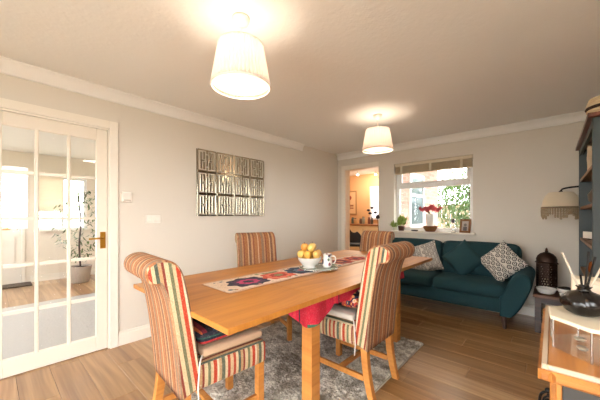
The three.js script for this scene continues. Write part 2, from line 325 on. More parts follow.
// ---------- pendant lamps ----------
function pendant(p, label) {
  const o = thing('pendant_lamp', label, 'lamp', [p[0], H, p[1]], 0, 'pleated pendant lamps');
  const bot = -.405, top = -.168, rb = .17, rt = .13, n = 288;
  mesh('ceiling_rose', lathe([[.0, 0], [.05, 0], [.05, -.012], [.042, -.035], [.02, -.05], [.006, -.055], [0, -.055]], 28), plasticWhite, o);
  mesh('cord', cyl(.004, .004, .15, 10), plasticWhite, o, [0, -.125, 0]);
  const g = new THREE.CylinderGeometry(rt, rb, bot * -1 + top, n, 6, true), q = g.attributes.position;
  for (let i = 0; i < q.count; i++) { const x = q.getX(i), z = q.getZ(i), a = Math.atan2(z, x), k = 1 + .022 * Math.cos(a * 48); q.setX(i, x * k); q.setZ(i, z * k); }
  g.computeVertexNormals();
  const shade = mesh('lamp_shade', g.translate(0, (bot + top) / 2, 0), P({ color: 0xe2d0c6, roughness: 1, transmission: .24, thickness: 0 }), o);
  const trimM = M({ color: 0xf2e8de, roughness: .8 });
  mesh('shade_rim', new THREE.TorusGeometry(rb, .005, 8, 64).rotateX(Math.PI / 2), trimM, shade, [0, bot, 0]);
  mesh('shade_rim', new THREE.TorusGeometry(rt, .004, 8, 64).rotateX(Math.PI / 2), trimM, shade, [0, top, 0]);
  mesh('spider_fitting', merge([0, 1, 2].map((k) => cyl(.0022, .0022, rt, 6).rotateZ(Math.PI / 2).translate(rt / 2, 0, 0).rotateY(k * 2.094)).concat([cyl(.022, .022, .05, 16)])), plasticWhite, o, [0, top - .02, 0]);
  // the glowing parts and their lights
  mesh('bulb', new THREE.SphereGeometry(.034, 20, 14), M({ color: 0xffffff, emissive: LAMP, emissiveIntensity: 12 }), o, [0, -.24, 0]);
  const lamp = new THREE.PointLight(LAMP, .22); lamp.position.set(0, -.24, 0); lamp.castShadow = true; lamp.shadow.radius = 1.6; o.add(lamp); lamp.name = 'bulb_light';
  mesh('diffuser', lathe([[0, bot + .022], [rb * .965, bot + .022], [rb * .965, bot + .018], [0, bot + .018]], 48), P({ color: 0xfff4e4, roughness: .9, transmission: .6, thickness: 0, emissive: new THREE.Color(1, .88, .7), emissiveIntensity: 1.1 }), o);
  const down = new THREE.RectAreaLight(LAMP, 19, .24, .24); down.position.set(0, bot + .012, 0); down.rotation.x = -Math.PI / 2; o.add(down); down.name = 'diffuser_light';
  return o;
}
pendant([1.677, -.985], 'nearer and larger-looking pleated cream pendant lamp above the dining table');
pendant([1.54, -2.985], 'farther pleated cream pendant lamp near the back window');

// ---------- rug ----------
{
  const o = thing('rug', 'mottled grey shaggy rug under the dining table', 'rug', [1.42, 0, -1.82]);
  const w = 1.4, d = 1.86;
  const tex = dataTex(512, (u, v) => {
    const n = .4 * tnoise(u * 10, v * 10, 10, 10, 31) + .35 * tnoise(u * 36, v * 36, 36, 36, 32) + .25 * tnoise(u * 150, v * 150, 150, 150, 33);
    return mixc(hex(0xe6dfd2), hex(0x8f8678), Math.max(0, Math.min(1, (n - .33) * 2.4)));
  });
  const g = new THREE.BoxGeometry(w, .018, d, 220, 1, 300).translate(0, .009, 0), q = g.attributes.position, uv = g.attributes.uv;
  for (let i = 0; i < q.count; i++) { const x = q.getX(i), z = q.getZ(i); if (q.getY(i) > .01) { q.setY(i, .008 + .016 * hash(Math.round(x * 1e4), Math.round(z * 1e4), 3)); q.setX(i, x * (.992) + .006 * (hash(Math.round(x * 1e4), Math.round(z * 1e4), 5) - .5)); } uv.setXY(i, x, z); }
  mesh('pile', smooth(g), M({ map: tex, roughness: 1 }), o).userData.kind = 'stuff';
  mesh('binding', merge([bx(-w / 2 - .006, 0, -d / 2, -w / 2, .012, d / 2), bx(w / 2, 0, -d / 2, w / 2 + .006, .012, d / 2), bx(-w / 2, 0, -d / 2 - .006, w / 2, .012, -d / 2), bx(-w / 2, 0, d / 2, w / 2, .012, d / 2 + .006)]), M({ color: 0xbdb3a2, roughness: 1 }), o);
}

// ---------- dining table ----------
const TX0 = .885, TX1 = 2.03, TY = .75;
const along = (g) => boxUV(g, true);   // grain along z
{
  const o = thing('dining_table', 'large oak draw-leaf dining table with both end leaves pulled out', 'table', [0, .0, 0]);
  const slab = (z0, z1) => { const g = chamAt(TX0, TY - .028, z0, TX1, TY, z1, .0025); return along(g); };
  mesh('table_top', slab(-2.68, -1.301), tableOak, o);
  mesh('extension_leaf', slab(-1.3006, -.662), tableOak, o);
  mesh('extension_leaf', slab(-3.335, -2.6804), tableOak, o);
  const ax0 = .94, ax1 = 1.955, az0 = -2.66, az1 = -1.31, ay0 = .635, ay1 = .72;
  mesh('apron', along(chamAt(ax0, ay0, az0, ax0 + .025, ay1, az1, .002)), legOak, o);
  mesh('apron', along(chamAt(ax1 - .025, ay0, az0, ax1, ay1, az1, .002)), legOak, o);
  mesh('apron', chamAt(ax0 + .025, ay0, az1 - .025, ax1 - .025, ay1, az1, .002), legOak, o);
  mesh('apron', chamAt(ax0 + .025, ay0, az0, ax1 - .025, ay1, az0 + .025, .002), legOak, o);
  for (const x of [ax0 + .05, ax1 - .05]) for (const z of [az0 + .05, az1 - .04]) mesh('leg', boxUV(bar([x, .022, z], [x, .72, z], .08, .08, .006)), legOak, o);
  for (const x of [1.0, 1.68]) for (const [a, b] of [[-.74, -1.5], [-3.28, -2.5]]) mesh('leaf_runner', along(bar([x, .705, a], [x, .705, b], .04, .03)), legOak, o);
}
{ // red checked cloth that hangs down round the apron, below the top
  const tex = canvasTex(256, 256, (g, w, h) => {
    g.fillStyle = '#b3122b'; g.fillRect(0, 0, w, h);
    g.fillStyle = '#2c5a40'; g.fillRect(0, 0, 70, 130); g.fillStyle = 'rgba(30,60,44,.8)'; g.fillRect(70, 0, 60, 40); g.fillStyle = '#c9163a'; g.fillRect(130, 40, 110, 200); g.fillStyle = '#1c1d28'; g.fillRect(120, 0, 8, 256);
    g.fillStyle = 'rgba(225,70,60,.5)'; g.fillRect(150, 0, 20, 256); weave(g, w, h, .12, 3);
  }, 1 / .3, 1 / .3);
  const pts = [], x0 = .915, x1 = 1.982, z0 = -2.69, z1 = -1.272, r = .07;
  const corner = (cx, cz, a0) => { for (let k = 0; k <= 6; k++) { const a = a0 + k / 6 * Math.PI / 2; pts.push([cx + r * Math.cos(a), cz + r * Math.sin(a)]); } };
  const line = (x, z, X, Z) => { const n = 34; for (let k = 1; k < n; k++) pts.push([x + (X - x) * k / n, z + (Z - z) * k / n]); };
  corner(x1 - r, z1 - r, 0); line(x1 - r, z1, x0 + r, z1); corner(x0 + r, z1 - r, Math.PI / 2); line(x0, z1 - r, x0, z0 + r); corner(x0 + r, z0 + r, Math.PI); line(x0 + r, z0, x1 - r, z0); corner(x1 - r, z0 + r, Math.PI * 1.5); line(x1, z0 + r, x1, z1 - r);
  const rows = 9, pos = [], uv = [], idx = []; let s = 0; const N = pts.length, cx = (x0 + x1) / 2, cz = (z0 + z1) / 2;
  for (let i = 0; i <= N; i++) {
    const [x, z] = pts[i % N], prev = pts[(i + N - 1) % N]; if (i) s += Math.hypot(x - prev[0], z - prev[1]);
    const phase = i % N, near = Math.max(0, 1 - Math.hypot(x - x1, z - z1) / .22);
    const drop = .065 + .03 * tnoise(phase * .12, 1, 1e6, 3, 8) + .09 * Math.sqrt(near);
    const nx = (x - cx) / Math.hypot(x - cx, z - cz), nz = (z - cz) / Math.hypot(x - cx, z - cz);
    for (let k = 0; k <= rows; k++) { const t = k / rows, f = (.004 + .012 * Math.sin(phase * .55) + .006 * Math.sin(phase * 1.3 + 1)) * t; pos.push(x + nx * f, .7195 - drop * t, z + nz * f); uv.push(s, drop * t); }
  }
  for (let i = 0; i < N; i++) for (let k = 0; k < rows; k++) { const a = i * (rows + 1) + k, b = a + rows + 1; idx.push(a, b, a + 1, b, b + 1, a + 1); }
  const g = new THREE.BufferGeometry(); g.setAttribute('position', new THREE.Float32BufferAttribute(pos, 3)); g.setAttribute('uv', new THREE.Float32BufferAttribute(uv, 2)); g.setIndex(idx); g.computeVertexNormals();
  single('tablecloth', 'red and green checked cloth hanging below the oak table top', 'tablecloth', g, M({ map: tex, roughness: .9, side: THREE.DoubleSide }));
}
{ // runner with woven medallions
  const w = .34, L = 1.98;
  const tex = canvasTex(1024, 180, (g, W_, H_) => {
    g.fillStyle = '#dcc3ae'; g.fillRect(0, 0, W_, H_);
    g.fillStyle = '#c9a58e'; g.fillRect(0, 0, W_, 12); g.fillRect(0, H_ - 12, W_, 12);
    let k = 11; const r = () => { k = (k * 1664525 + 1013904223) >>> 0; return k / 4294967296; };
    const med = (x, y, a, cols, cut = 0) => { cols.forEach((c, i) => { g.fillStyle = c; g.beginPath(); for (let t = 0; t <= 40; t++) { const q = t / 40 * 6.283, R = a * (1 - i * .24) * (1 + .1 * Math.cos(q * 8 + i)); g.lineTo(x + R * 1.25 * Math.cos(q), y + R * Math.sin(q)); } g.fill(); }); };
    med(135, 96, 66, ['#2b2b3d', '#44304d', '#c23a6a', '#2b2b3d']);
    med(285, 95, 60, ['#c9543f', '#d8715a', '#a93c33', '#7d8a5c']); g.fillStyle = '#6f7f5a'; g.fillRect(250, 20, 80, 22);
    med(430, 92, 66, ['#34435c', '#27303f', '#53647a', '#a4545a']);
    med(585, 92, 62, ['#7d8a78', '#3d4a45', '#b9a88a', '#3a4a5d']);
    med(735, 92, 66, ['#b34a3a', '#8d3a35', '#5a3440', '#c87a5a']);
    med(885, 92, 66, ['#cf6a4f', '#7a2f33', '#c24c44', '#3e3040']);
    for (let i = 0; i < 70; i++) { g.fillStyle = ['#b5654f', '#56697a', '#7f8c62', '#d08a8a'][i % 4]; g.beginPath(); g.arc(r() * W_, r() < .5 ? 18 + r() * 14 : H_ - 18 - r() * 14, 3 + r() * 6, 0, 7); g.fill(); }
    weave(g, W_, H_, .1, 21);
  });
  const g = new THREE.BoxGeometry(w, .0035, L, 24, 1, 120), q = g.attributes.position, uv = g.attributes.uv;
  for (let i = 0; i < q.count; i++) { const x = q.getX(i), z = q.getZ(i); uv.setXY(i, .5 - z / L, .5 - x / w); q.setY(i, q.getY(i) + .0012 * (1 + Math.sin(z * 17 + x * 9)) ); q.setX(i, x + .004 * Math.sin(z * 6)); }
  single('table_runner', 'cream woven table runner with dark floral medallions on the dining table', 'table runner', smooth(g), M({ map: tex, roughness: .95 }), [1.42, TY + .0022, -.97 - L / 2]);
}

// ---------- dining chairs (facing -z) ----------
function chair(label, p, turn) {
  const o = thing('dining_chair', label, 'chair', p, turn, 'striped roll-back dining chairs');
  const w = .42, hw = w / 2;
  // back: side profile in (z, y), extruded across
  const s = new THREE.Shape();
  s.moveTo(.1, .36); s.lineTo(.195, .33); s.bezierCurveTo(.208, .5, .222, .65, .25, .8); s.bezierCurveTo(.262, .855, .275, .89, .29, .912);
  s.bezierCurveTo(.316, .9, .35, .922, .35, .956); s.bezierCurveTo(.35, .992, .312, 1.01, .275, 1.004); s.bezierCurveTo(.228, .996, .205, .96, .193, .91); s.bezierCurveTo(.163, .78, .14, .62, .12, .47); s.lineTo(.1, .36);
  let g = new THREE.ExtrudeGeometry(s, { depth: w - .024, bevelEnabled: true, bevelThickness: .012, bevelSize: .01, bevelSegments: 3, curveSegments: 14 });
  g.translate(0, 0, -(w - .024) / 2);
  const gp = g.attributes.position, uv = g.attributes.uv, n = g.attributes.normal, grp = g.groups;
  for (let i = 0; i < gp.count; i++) {            // shape x is z of the chair, extrusion runs along x
    const z = gp.getX(i), y = gp.getY(i), x = -gp.getZ(i), side = Math.abs(n.getZ(i)) > .6; gp.setXYZ(i, x, y, z);
    uv.setXY(i, side ? z - .16 * Math.max(0, y - .33) - .01 : x, y);
  }
  g.computeVertexNormals(); g = (() => { const gg = smooth(g); return gg; })();
  g.clearGroups(); grp.forEach((q) => g.addGroup(q.start, q.count, q.materialIndex));
  mesh('backrest', g, [boldFabric, quietFabric], o);
  mesh('seat', soft(w, .135, .46, .025, [.004, .012, .004], 10), boldFabric, o, [0, .4, -.08]);
  const lw = .04;
  for (const x of [-hw + .03, hw - .03]) {
    mesh('leg', boxUV(bar([x, .002, -.275], [x, .34, -.275], lw, lw, .004)), legOak, o);
    const ls = new THREE.Shape(); ls.moveTo(.15, .36); ls.lineTo(.192, .36); ls.quadraticCurveTo(.195, .18, .245, .002); ls.lineTo(.208, .002); ls.quadraticCurveTo(.156, .16, .15, .36);
    const lg = new THREE.ExtrudeGeometry(ls, { depth: lw - .006, bevelEnabled: true, bevelSize: .003, bevelThickness: .003, bevelSegments: 1, curveSegments: 8 }).translate(0, 0, -lw / 2 + .003).rotateY(-Math.PI / 2).translate(x, 0, 0);
    mesh('leg', boxUV(lg), legOak, o);
    mesh('stretcher', along(bar([x, .13, -.256], [x, .13, .165], .02, .034)), legOak, o);
  }
  mesh('stretcher', bar([-hw + .04, .13, -.03], [hw - .04, .13, -.03], .034, .02), legOak, o);
  return o;
}
const cA = [1.51, .001, -.835], cB = [1.945, .022, -1.83], cC = [.83, .022, -1.87], cD = [1.26, .001, -3.27];
const TA = -.075;                                       // turned a little off the table's axis
chair('striped dining chair in the left foreground at the head of the table', cA, TA);
chair('striped dining chair seen from behind in front of the teal sofa', cB, Math.PI / 2);
chair('striped dining chair against the left wall side, only its back showing above the table', cC, -Math.PI / 2 - .4);
chair('striped dining chair at the far end of the table by the kitchen opening', cD, Math.PI);
// pads and throws
const padMat = M({ color: 0xc2a384, roughness: .9, bumpMap: plasterBump, bumpScale: .002 }), padMat2 = M({ color: 0xcfc5b8, roughness: .9 });
function pad(name, label, p, turn, mat) {
  const o = thing(name, label, 'seat pad', p, turn);
  mesh('cushion', soft(.4, .045, .38, .02, [.002, .006, .002], 10), mat, o, [0, .024, 0]);
  for (const x of [-.178, .178]) mesh('tie_ribbon', tube([[x, .02, .18], [x * 1.24, .0, .215], [x * 1.27, -.06, .222], [x * 1.25, -.13, .225], [x * 1.28, -.2, .222]], .004, 16, 6), M({ color: 0xd8cec4, roughness: .8 }), o);
  return o;
}
pad('seat_pad', 'tan seat pad tied on the left foreground chair', [cA[0] + .007, .484, cA[2] - .1], TA, padMat);
pad('seat_pad', 'pale grey seat pad on the chair in front of the sofa', [cB[0] - .1, .505, cB[2]], Math.PI / 2, padMat2);
{
  const tex = canvasTex(256, 256, (g, w, h) => {
    const c = ['#1c1d2b', '#b02a2a', '#23242f', '#1f4a44', '#15161e', '#d06a3a', '#7a1f2c', '#14161d', '#274a63', '#c23434', '#191a24']; let x = 0, i = 0;
    while (x < w) { const n = 10 + ((i * 7) % 17); g.fillStyle = c[i % c.length]; g.fillRect(0, x, w, n); x += n; i++; } weave(g, w, h, .1, 13);
  }, 1 / .34, 1 / .34);
  single('folded_blanket', 'dark multicoloured striped blanket folded on the left foreground chair', 'blanket', soft(.4, .075, .46, .034, [.004, .016, .01], 14), M({ map: tex, roughness: 1 }), [cA[0] + .01, .592, cA[2] - .125], [.03, TA, .0]);
  const tex2 = canvasTex(256, 256, (g, w, h) => {
    g.fillStyle = '#1b1720'; g.fillRect(0, 0, w, h); let k = 5; const r = () => { k = (k * 1664525 + 1013904223) >>> 0; return k / 4294967296; };
    for (let i = 0; i < 46; i++) { const x = r() * w, y = r() * h, R = 8 + r() * 18, col = ['#b5202c', '#c9483a', '#2c3a5c', '#d9905a', '#8c1f3c', '#e8c7a8'][i % 6]; for (let q = 0; q < 6; q++) { g.fillStyle = col; g.beginPath(); g.arc(x + R * .6 * Math.cos(q), y + R * .6 * Math.sin(q), R * .5, 0, 7); g.fill(); } g.fillStyle = '#e6b24a'; g.beginPath(); g.arc(x, y, R * .3, 0, 7); g.fill(); }
    weave(g, w, h, .08, 17);
  }, 1 / .3, 1 / .3);
  single('floral_cushion', 'black and red floral cushion lying on the chair in front of the sofa', 'cushion', pillow(.42, .4, .13).rotateX(-Math.PI / 2), M({ map: tex2, roughness: .95 }), [cB[0] - .09, .632, cB[2] + .0], [0, .06, -.08]);
}

// ---------- fruit bowl and jug on the table ----------
const bowlAt = [1.455, TY + .006, -1.915];
{
  const tray = thing('glass_trivet', 'round patterned glass plate under the fruit bowl', 'plate', [bowlAt[0] + .04, TY + .0065, bowlAt[2] - .03]);
  mesh('disc', lathe([[0, 0], [.155, 0], [.17, .006], [.168, .009], [.15, .004], [0, .004]], 48), P({ color: 0xaab4a6, roughness: .15, metalness: .3 }), tray);
  mesh('rim', new THREE.TorusGeometry(.168, .003, 8, 60).rotateX(Math.PI / 2), chrome, tray, [0, .008, 0]);
  const b = thing('fruit_bowl', 'white ceramic bowl heaped with fruit on the table runner', 'bowl', [bowlAt[0] - .02, TY + .012, bowlAt[2] + .02]);
  mesh('body', lathe([[0, 0], [.055, 0], [.06, .008], [.05, .016], [.075, .04], [.1, .07], [.108, .095], [.104, .096], [.095, .072], [.07, .045], [.03, .026], [0, .024]], 40), ceramicWhite, b);
  mesh('foot_ring', new THREE.TorusGeometry(.056, .004, 8, 40).rotateX(Math.PI / 2), ceramicWhite, b, [0, .004, 0]);
  const j = thing('jug', 'small white patterned jug beside the fruit bowl', 'jug', [bowlAt[0] + .085, TY + .012, bowlAt[2] - .1]);
  const print = canvasTex(128, 128, (g, w, h) => { g.fillStyle = '#efece6'; g.fillRect(0, 0, w, h); let k = 3; const r = () => { k = (k * 1664525 + 1013904223) >>> 0; return k / 4294967296; }; for (let i = 0; i < 26; i++) { g.fillStyle = ['#5a6884', '#8d5560', '#6a7a66'][i % 3]; g.beginPath(); g.arc(r() * w, 20 + r() * 88, 3 + r() * 5, 0, 7); g.fill(); } });
  mesh('body', lathe([[0, 0], [.036, 0], [.046, .03], [.044, .07], [.036, .095], [.042, .12], [.039, .12], [.033, .096], [.04, .07], [.042, .03], [.03, .008], [0, .008]], 32), P({ map: print, roughness: .2, clearcoat: .4 }), j);
  mesh('handle', tube([[.034, .1, 0], [.065, .1, 0], [.075, .07, 0], [.062, .04, 0], [.042, .035, 0]], .005).rotateY(.6), ceramicWhite, j);
  const skin = [0xe0aa48, 0xe8c368, 0xdd9a44, 0xe2b866].map((c) => P({ color: c, roughness: .4, clearcoat: .2 }));
  const apple = lathe([[0, .006], [.01, .001], [.02, .003], [.032, .018], [.0355, .036], [.031, .054], [.018, .066], [.008, .064], [0, .058]], 24);
  const spots = [], ring = (n, r, y, off) => { for (let k = 0; k < n; k++) spots.push([r * Math.cos(off + k * 6.2832 / n), y, r * Math.sin(off + k * 6.2832 / n)]); };
  ring(3, .043, .031, .3); ring(6, .078, .09, .0); ring(3, .043, .148, .5);
  const which = ['deep in the bowl towards the sofa', 'deep in the bowl towards the left wall', 'deep in the bowl towards the kitchen', 'at the bowl rim facing the sofa', 'at the front of the bowl rim', 'at the bowl rim facing the foreground chair', 'at the bowl rim facing the left wall', 'at the rear of the bowl rim', 'at the bowl rim next to the jug', 'on top of the heap, on the right', 'on top of the heap, on the left', 'on top of the heap, at the rear'];
  spots.forEach(([x, y, z], i) => {
    const f = thing('apple', `${['golden', 'pale yellow', 'orange', 'dull yellow'][i % 4]} apple ${which[i]}`, 'fruit', [bowlAt[0] - .02 + x, TY + .012 + y, bowlAt[2] + .02 + z], i, 'apples in the white bowl');
    mesh('flesh', apple, skin[i % 4], f); mesh('stalk', tube([[0, .06, 0], [.002, .07, 0], [.006, .08, 0]], .0016, 6, 5), darkWood, f);
  });
}

// ---------- sofa along the back wall ----------
{
  const o = thing('sofa', 'dark teal velvet sofa under the back window', 'sofa', [0, 0, 0]);
  const x0 = 1.15, x1 = 2.67, zf = -3.63, zb = -4.36, xm = 1.93;
  mesh('base', soft(x1 - x0 + .03, .19, zf - zb - .04, .05, [0, .0, .01], 12), velvet, o, [(x0 + x1) / 2, .265, (zf + zb) / 2 - .01]);
  mesh('back_frame', soft(x1 - x0 + .16, .56, .17, .06, [0, .0, .01], 14), velvet, o, [(x0 + x1) / 2, .56, zb + .075], [-.06, 0, 0]);
  for (const [a, b] of [[x0, xm], [xm, x1]]) {
    mesh('seat_cushion', soft(b - a - .006, .15, .62, .055, [.004, .02, .012], 16), velvet, o, [(a + b) / 2, .405, zf - .3]);
    const bc = mesh('back_cushion', soft(b - a + .1, .44, .2, .08, [.0, .015, .04], 16), velvet, o, [(a + b) / 2 + (a === x0 ? -.05 : .05), .662, zb + .225], [-.2, 0, 0]);
    mesh('piping', new THREE.TubeGeometry(new THREE.CatmullRomCurve3([[-1, -1], [0, -1.02], [1, -1], [1.0, 0], [1, 1], [0, 1.02], [-1, 1], [-1, 0]].map(([u, v]) => V(u * (b - a + .05) / 2, v * .19, .095)), true), 60, .006, 6, true), velvet, bc);
  }
  const arm = new THREE.Shape();                      // outward-flaring arm, x outwards
  arm.moveTo(-.03, .18); arm.lineTo(.03, .18); arm.bezierCurveTo(.09, .24, .13, .34, .165, .44); arm.bezierCurveTo(.195, .52, .205, .57, .165, .595); arm.bezierCurveTo(.12, .62, .07, .57, .035, .49); arm.bezierCurveTo(.01, .42, -.01, .38, -.03, .36); arm.closePath();
  const ag = new THREE.ExtrudeGeometry(arm, { depth: .68, bevelEnabled: true, bevelSize: .025, bevelThickness: .03, bevelSegments: 4, curveSegments: 12 }).translate(0, 0, zb + .04);
  const right = ag.clone(); mesh('arm', smooth(right), velvet, o, [x1, 0, 0]);
  const left = ag.clone(); left.scale(-1, 1, 1); const li = left.index ? left.toNonIndexed() : left, lp = li.attributes.position.array;
  for (let i = 0; i < lp.length; i += 9) for (let k = 0; k < 3; k++) [lp[i + 3 + k], lp[i + 6 + k]] = [lp[i + 6 + k], lp[i + 3 + k]];
  mesh('arm', smooth(li), velvet, o, [x0, 0, 0]);
  for (const [x, z, dx, dz] of [[x0 + .02, zf - .07, -.03, .05], [x1 - .02, zf - .1, .03, .05], [x0 + .02, zb + .08, -.03, -.03], [x1 - .02, zb + .08, .03, -.03]])
    mesh('leg', new THREE.CylinderGeometry(.028, .016, .185, 14).translate(0, .0925, 0), darkWood, o, [x, 0, z]).rotation.set(-dz * 2, 0, dx * 2);
}
{ // scatter cushions
  const pat = canvasTex(256, 256, (g, w, h) => {
    g.fillStyle = '#d9d3c8'; g.fillRect(0, 0, w, h);
    for (let r = 0; r < 6; r++) for (let c = 0; c < 4; c++) {
      const x = c * 64 + (r % 2) * 32, y = r * 43; g.strokeStyle = '#1e1f22'; g.lineWidth = 8; g.beginPath(); for (const [a, b] of [[0, -20], [18, -10], [18, 10], [0, 20], [-18, 10], [-18, -10]]) g.lineTo(x + 32 + a, y + 20 + b); g.closePath(); g.stroke();
      g.fillStyle = '#1e1f22'; g.beginPath(); g.arc(x + 32, y + 20, 6, 0, 7); g.fill(); g.fillRect(x + 28, y + 38, 8, 10);
    } weave(g, w, h, .05, 8);
  }, 1 / .25, 1 / .25);
  const patM = M({ map: pat, roughness: .95 });
  single('patterned_cushion', 'black and white patterned cushion on the sofa behind the table end', 'cushion', pillow(.4, .4, .13), patM, [1.73, .645, -3.965], [-.3, .12, .38], 'black and white sofa cushions');
  single('velvet_cushion', 'plain teal velvet cushion in the middle of the sofa', 'cushion', pillow(.36, .36, .14), velvet, [2.2, .68, -3.975], [-.28, 0, .76]);
  single('patterned_cushion', 'black and white patterned cushion against the right arm of the sofa', 'cushion', pillow(.36, .36, .13), patM, [2.6, .69, -3.93], [-.26, -.2, .74], 'black and white sofa cushions');
}

// ---------- side table, lantern, white dishes ----------
{
  const o = thing('side_table', 'dark wooden side table between the sofa and the bookcase', 'table', [3.045, 0, -4.05]);
  const w = .33, d = .46, h = .4;
  mesh('table_top', cham(w, .03, d, .004), M({ map: woodTex(0x7a4f30, 0x51311d, 85), roughness: .4 }), o, [0, h - .015, 0]);
  mesh('shelf', cham(w - .06, .02, d - .04, .003), darkWood, o, [0, .14, 0]);
  for (const x of [-1, 1]) for (const z of [-1, 1]) mesh('leg', boxUV(bar([x * (w / 2 - .04), 0, z * (d / 2 - .035)], [x * (w / 2 - .04), h - .03, z * (d / 2 - .035)], .05, .05, .004)), darkWood, o);
  for (const z of [-1, 1]) mesh('apron', cham(w - .1, .06, .018, .002), darkWood, o, [0, h - .06, z * (d / 2 - .03)]);
}
{
  const o = thing('lantern', 'dark brown pierced metal lantern with domed top on the side table', 'lantern', [2.985, .4005, -4.1], .3);
  const m = M({ color: 0x3a2418, metalness: .5, roughness: .5 }), r = .085, oct = (k) => k * Math.PI / 3;
  mesh('base', lathe([[0, 0], [.095, 0], [.095, .02], [.085, .03], [0, .03]], 6), m, o);
  for (let k = 0; k < 6; k++) {
    const a = oct(k) , b = oct(k + 1), A = [r * Math.sin(a), r * Math.cos(a)], B = [r * Math.sin(b), r * Math.cos(b)];
    mesh('post', boxUV(bar([A[0], .03, A[1]], [A[0], .3, A[1]], .01, .01, .002)), m, o);
    // pierced panel: a plate with round holes
    const s = new THREE.Shape(); s.moveTo(-.038, 0); s.lineTo(.038, 0); s.lineTo(.038, .27); s.lineTo(-.038, .27); s.closePath();
    for (let i = 0; i < 3; i++) for (let j = 0; j < 9; j++) { const hp = new THREE.Path(); hp.absellipse((i - 1) * .024 + (j % 2 ? .004 : -.004), .025 + j * .0275, .0075, .009, 0, 6.283); s.holes.push(hp); }
    const g = new THREE.ExtrudeGeometry(s, { depth: .003, bevelEnabled: false, curveSegments: 4 });
    const mid = (a + b) / 2, R = r * Math.cos(Math.PI / 6);
    mesh('pierced_panel', g, m, o, [R * Math.sin(mid), .03, R * Math.cos(mid)], [0, mid, 0]);
  }
  mesh('eave', lathe([[0, .3], [.1, .3], [.104, .308], [.09, .32], [0, .32]], 6), m, o);
  mesh('dome', lathe([[.088, .32], [.09, .345], [.078, .38], [.055, .405], [.025, .42], [0, .425]], 24), m, o);
  mesh('finial', lathe([[0, .42], [.014, .425], [.016, .436], [.008, .445], [.012, .455], [0, .472]], 16), m, o);
  mesh('candle', cyl(.03, .03, .1, 20), M({ color: 0xd9c9a8, roughness: .6 }), o, [0, .08, 0]);
}
single('white_dish', 'small white bowl in front of the dark lantern on the side table', 'bowl', lathe([[0, 0], [.045, 0], [.068, .015], [.085, .06], [.081, .061], [.064, .02], [.04, .008], [0, .008]], 36), ceramicWhite, [2.985, .401, -3.925]);
{
  const o = thing('footed_dish', 'white footed dish with dark lid on the side table beside the lantern', 'dish', [3.135, .4005, -3.92]);
  for (let k = 0; k < 3; k++) mesh('foot', lathe([[0, 0], [.01, 0], [.014, .02], [.018, .035], [0, .035]], 12), ceramicWhite, o, [.04 * Math.cos(k * 2.1 + .5), 0, .04 * Math.sin(k * 2.1 + .5)]);
  mesh('body', lathe([[0, .03], [.045, .032], [.066, .05], [.07, .08], [.064, .08], [.058, .054], [0, .042]], 32), ceramicWhite, o);
  mesh('lid', lathe([[0, .1], [.03, .097], [.06, .086], [.062, .08], [0, .08]], 28), blackPlastic, o);
}
single('shelf_bowl', 'pale grey bowl on the lower shelf of the side table', 'bowl', lathe([[0, 0], [.04, 0], [.08, .03], [.09, .06], [.086, .061], [.075, .034], [.036, .008], [0, .008]], 32), M({ color: 0xb9b2a6, roughness: .4 }), [3.02, .15, -3.95]);

// ---------- beaded arc lamp ----------
{
  const o = thing('beaded_lamp', 'arched floor lamp with cream shade and hanging crystal beads', 'lamp', [0, 0, 0]);
  const px = 3.48, pz = -4.3, sx = 3.1, sz = -4.12, yb = 1.315, yt = 1.475;
  mesh('base', lathe([[0, 0], [.09, 0], [.09, .015], [.03, .03], [0, .03]], 32), blackMetal, o, [px, 0, pz]);
  mesh('pole', tube([[px, .02, pz], [px, .8, pz], [px, 1.42, pz], [px - .06, 1.53, pz + .02], [px - .17, 1.54, pz + .05], [sx, 1.5, sz], [sx, yt - .02, sz]], .009, 60, 10), blackMetal, o);
  const prof = [[.1, yt], [.125, yt - .03], [.148, yt - .09], [.16, yb]];
  const sh = mesh('lamp_shade', lathe(prof, 48), P({ color: 0xf0dfc2, roughness: .9, transmission: .3, thickness: 0, side: THREE.DoubleSide }), o, [sx, 0, sz]);
  mesh('rim', new THREE.TorusGeometry(.16, .005, 8, 48).rotateX(Math.PI / 2), M({ color: 0x6d5a42 }), sh, [0, yb, 0]);
  mesh('spider_fitting', merge([0, 1, 2].map((k) => cyl(.002, .002, .1, 6).rotateZ(Math.PI / 2).translate(.05, 0, 0).rotateY(k * 2.094)).concat([cyl(.016, .016, .05, 12)])), blackMetal, o, [sx, yt - .01, sz]);
  const crystal = P({ color: 0xd9c8a8, roughness: .12, transmission: .55, thickness: 0, ior: 1.5 });
  const bead = new THREE.IcosahedronGeometry(.0085, 1);
  for (let k = 0; k < 44; k++) {
    const a = k / 44 * 6.283, n = 3 + Math.round(3.5 * Math.abs(Math.sin(a * 3))) + (k % 2), list = [];
    for (let i = 0; i < n; i++) list.push(bead.clone().scale(1, i === n - 1 ? 1.7 : 1, 1).translate(0, -.014 - i * .0175, 0));
    list.push(cyl(.0008, .0008, n * .0175, 4).translate(0, -n * .00875, 0));
    mesh('bead_string', merge(list), crystal, o, [sx + .157 * Math.cos(a), yb, sz + .157 * Math.sin(a)]);
  }
}

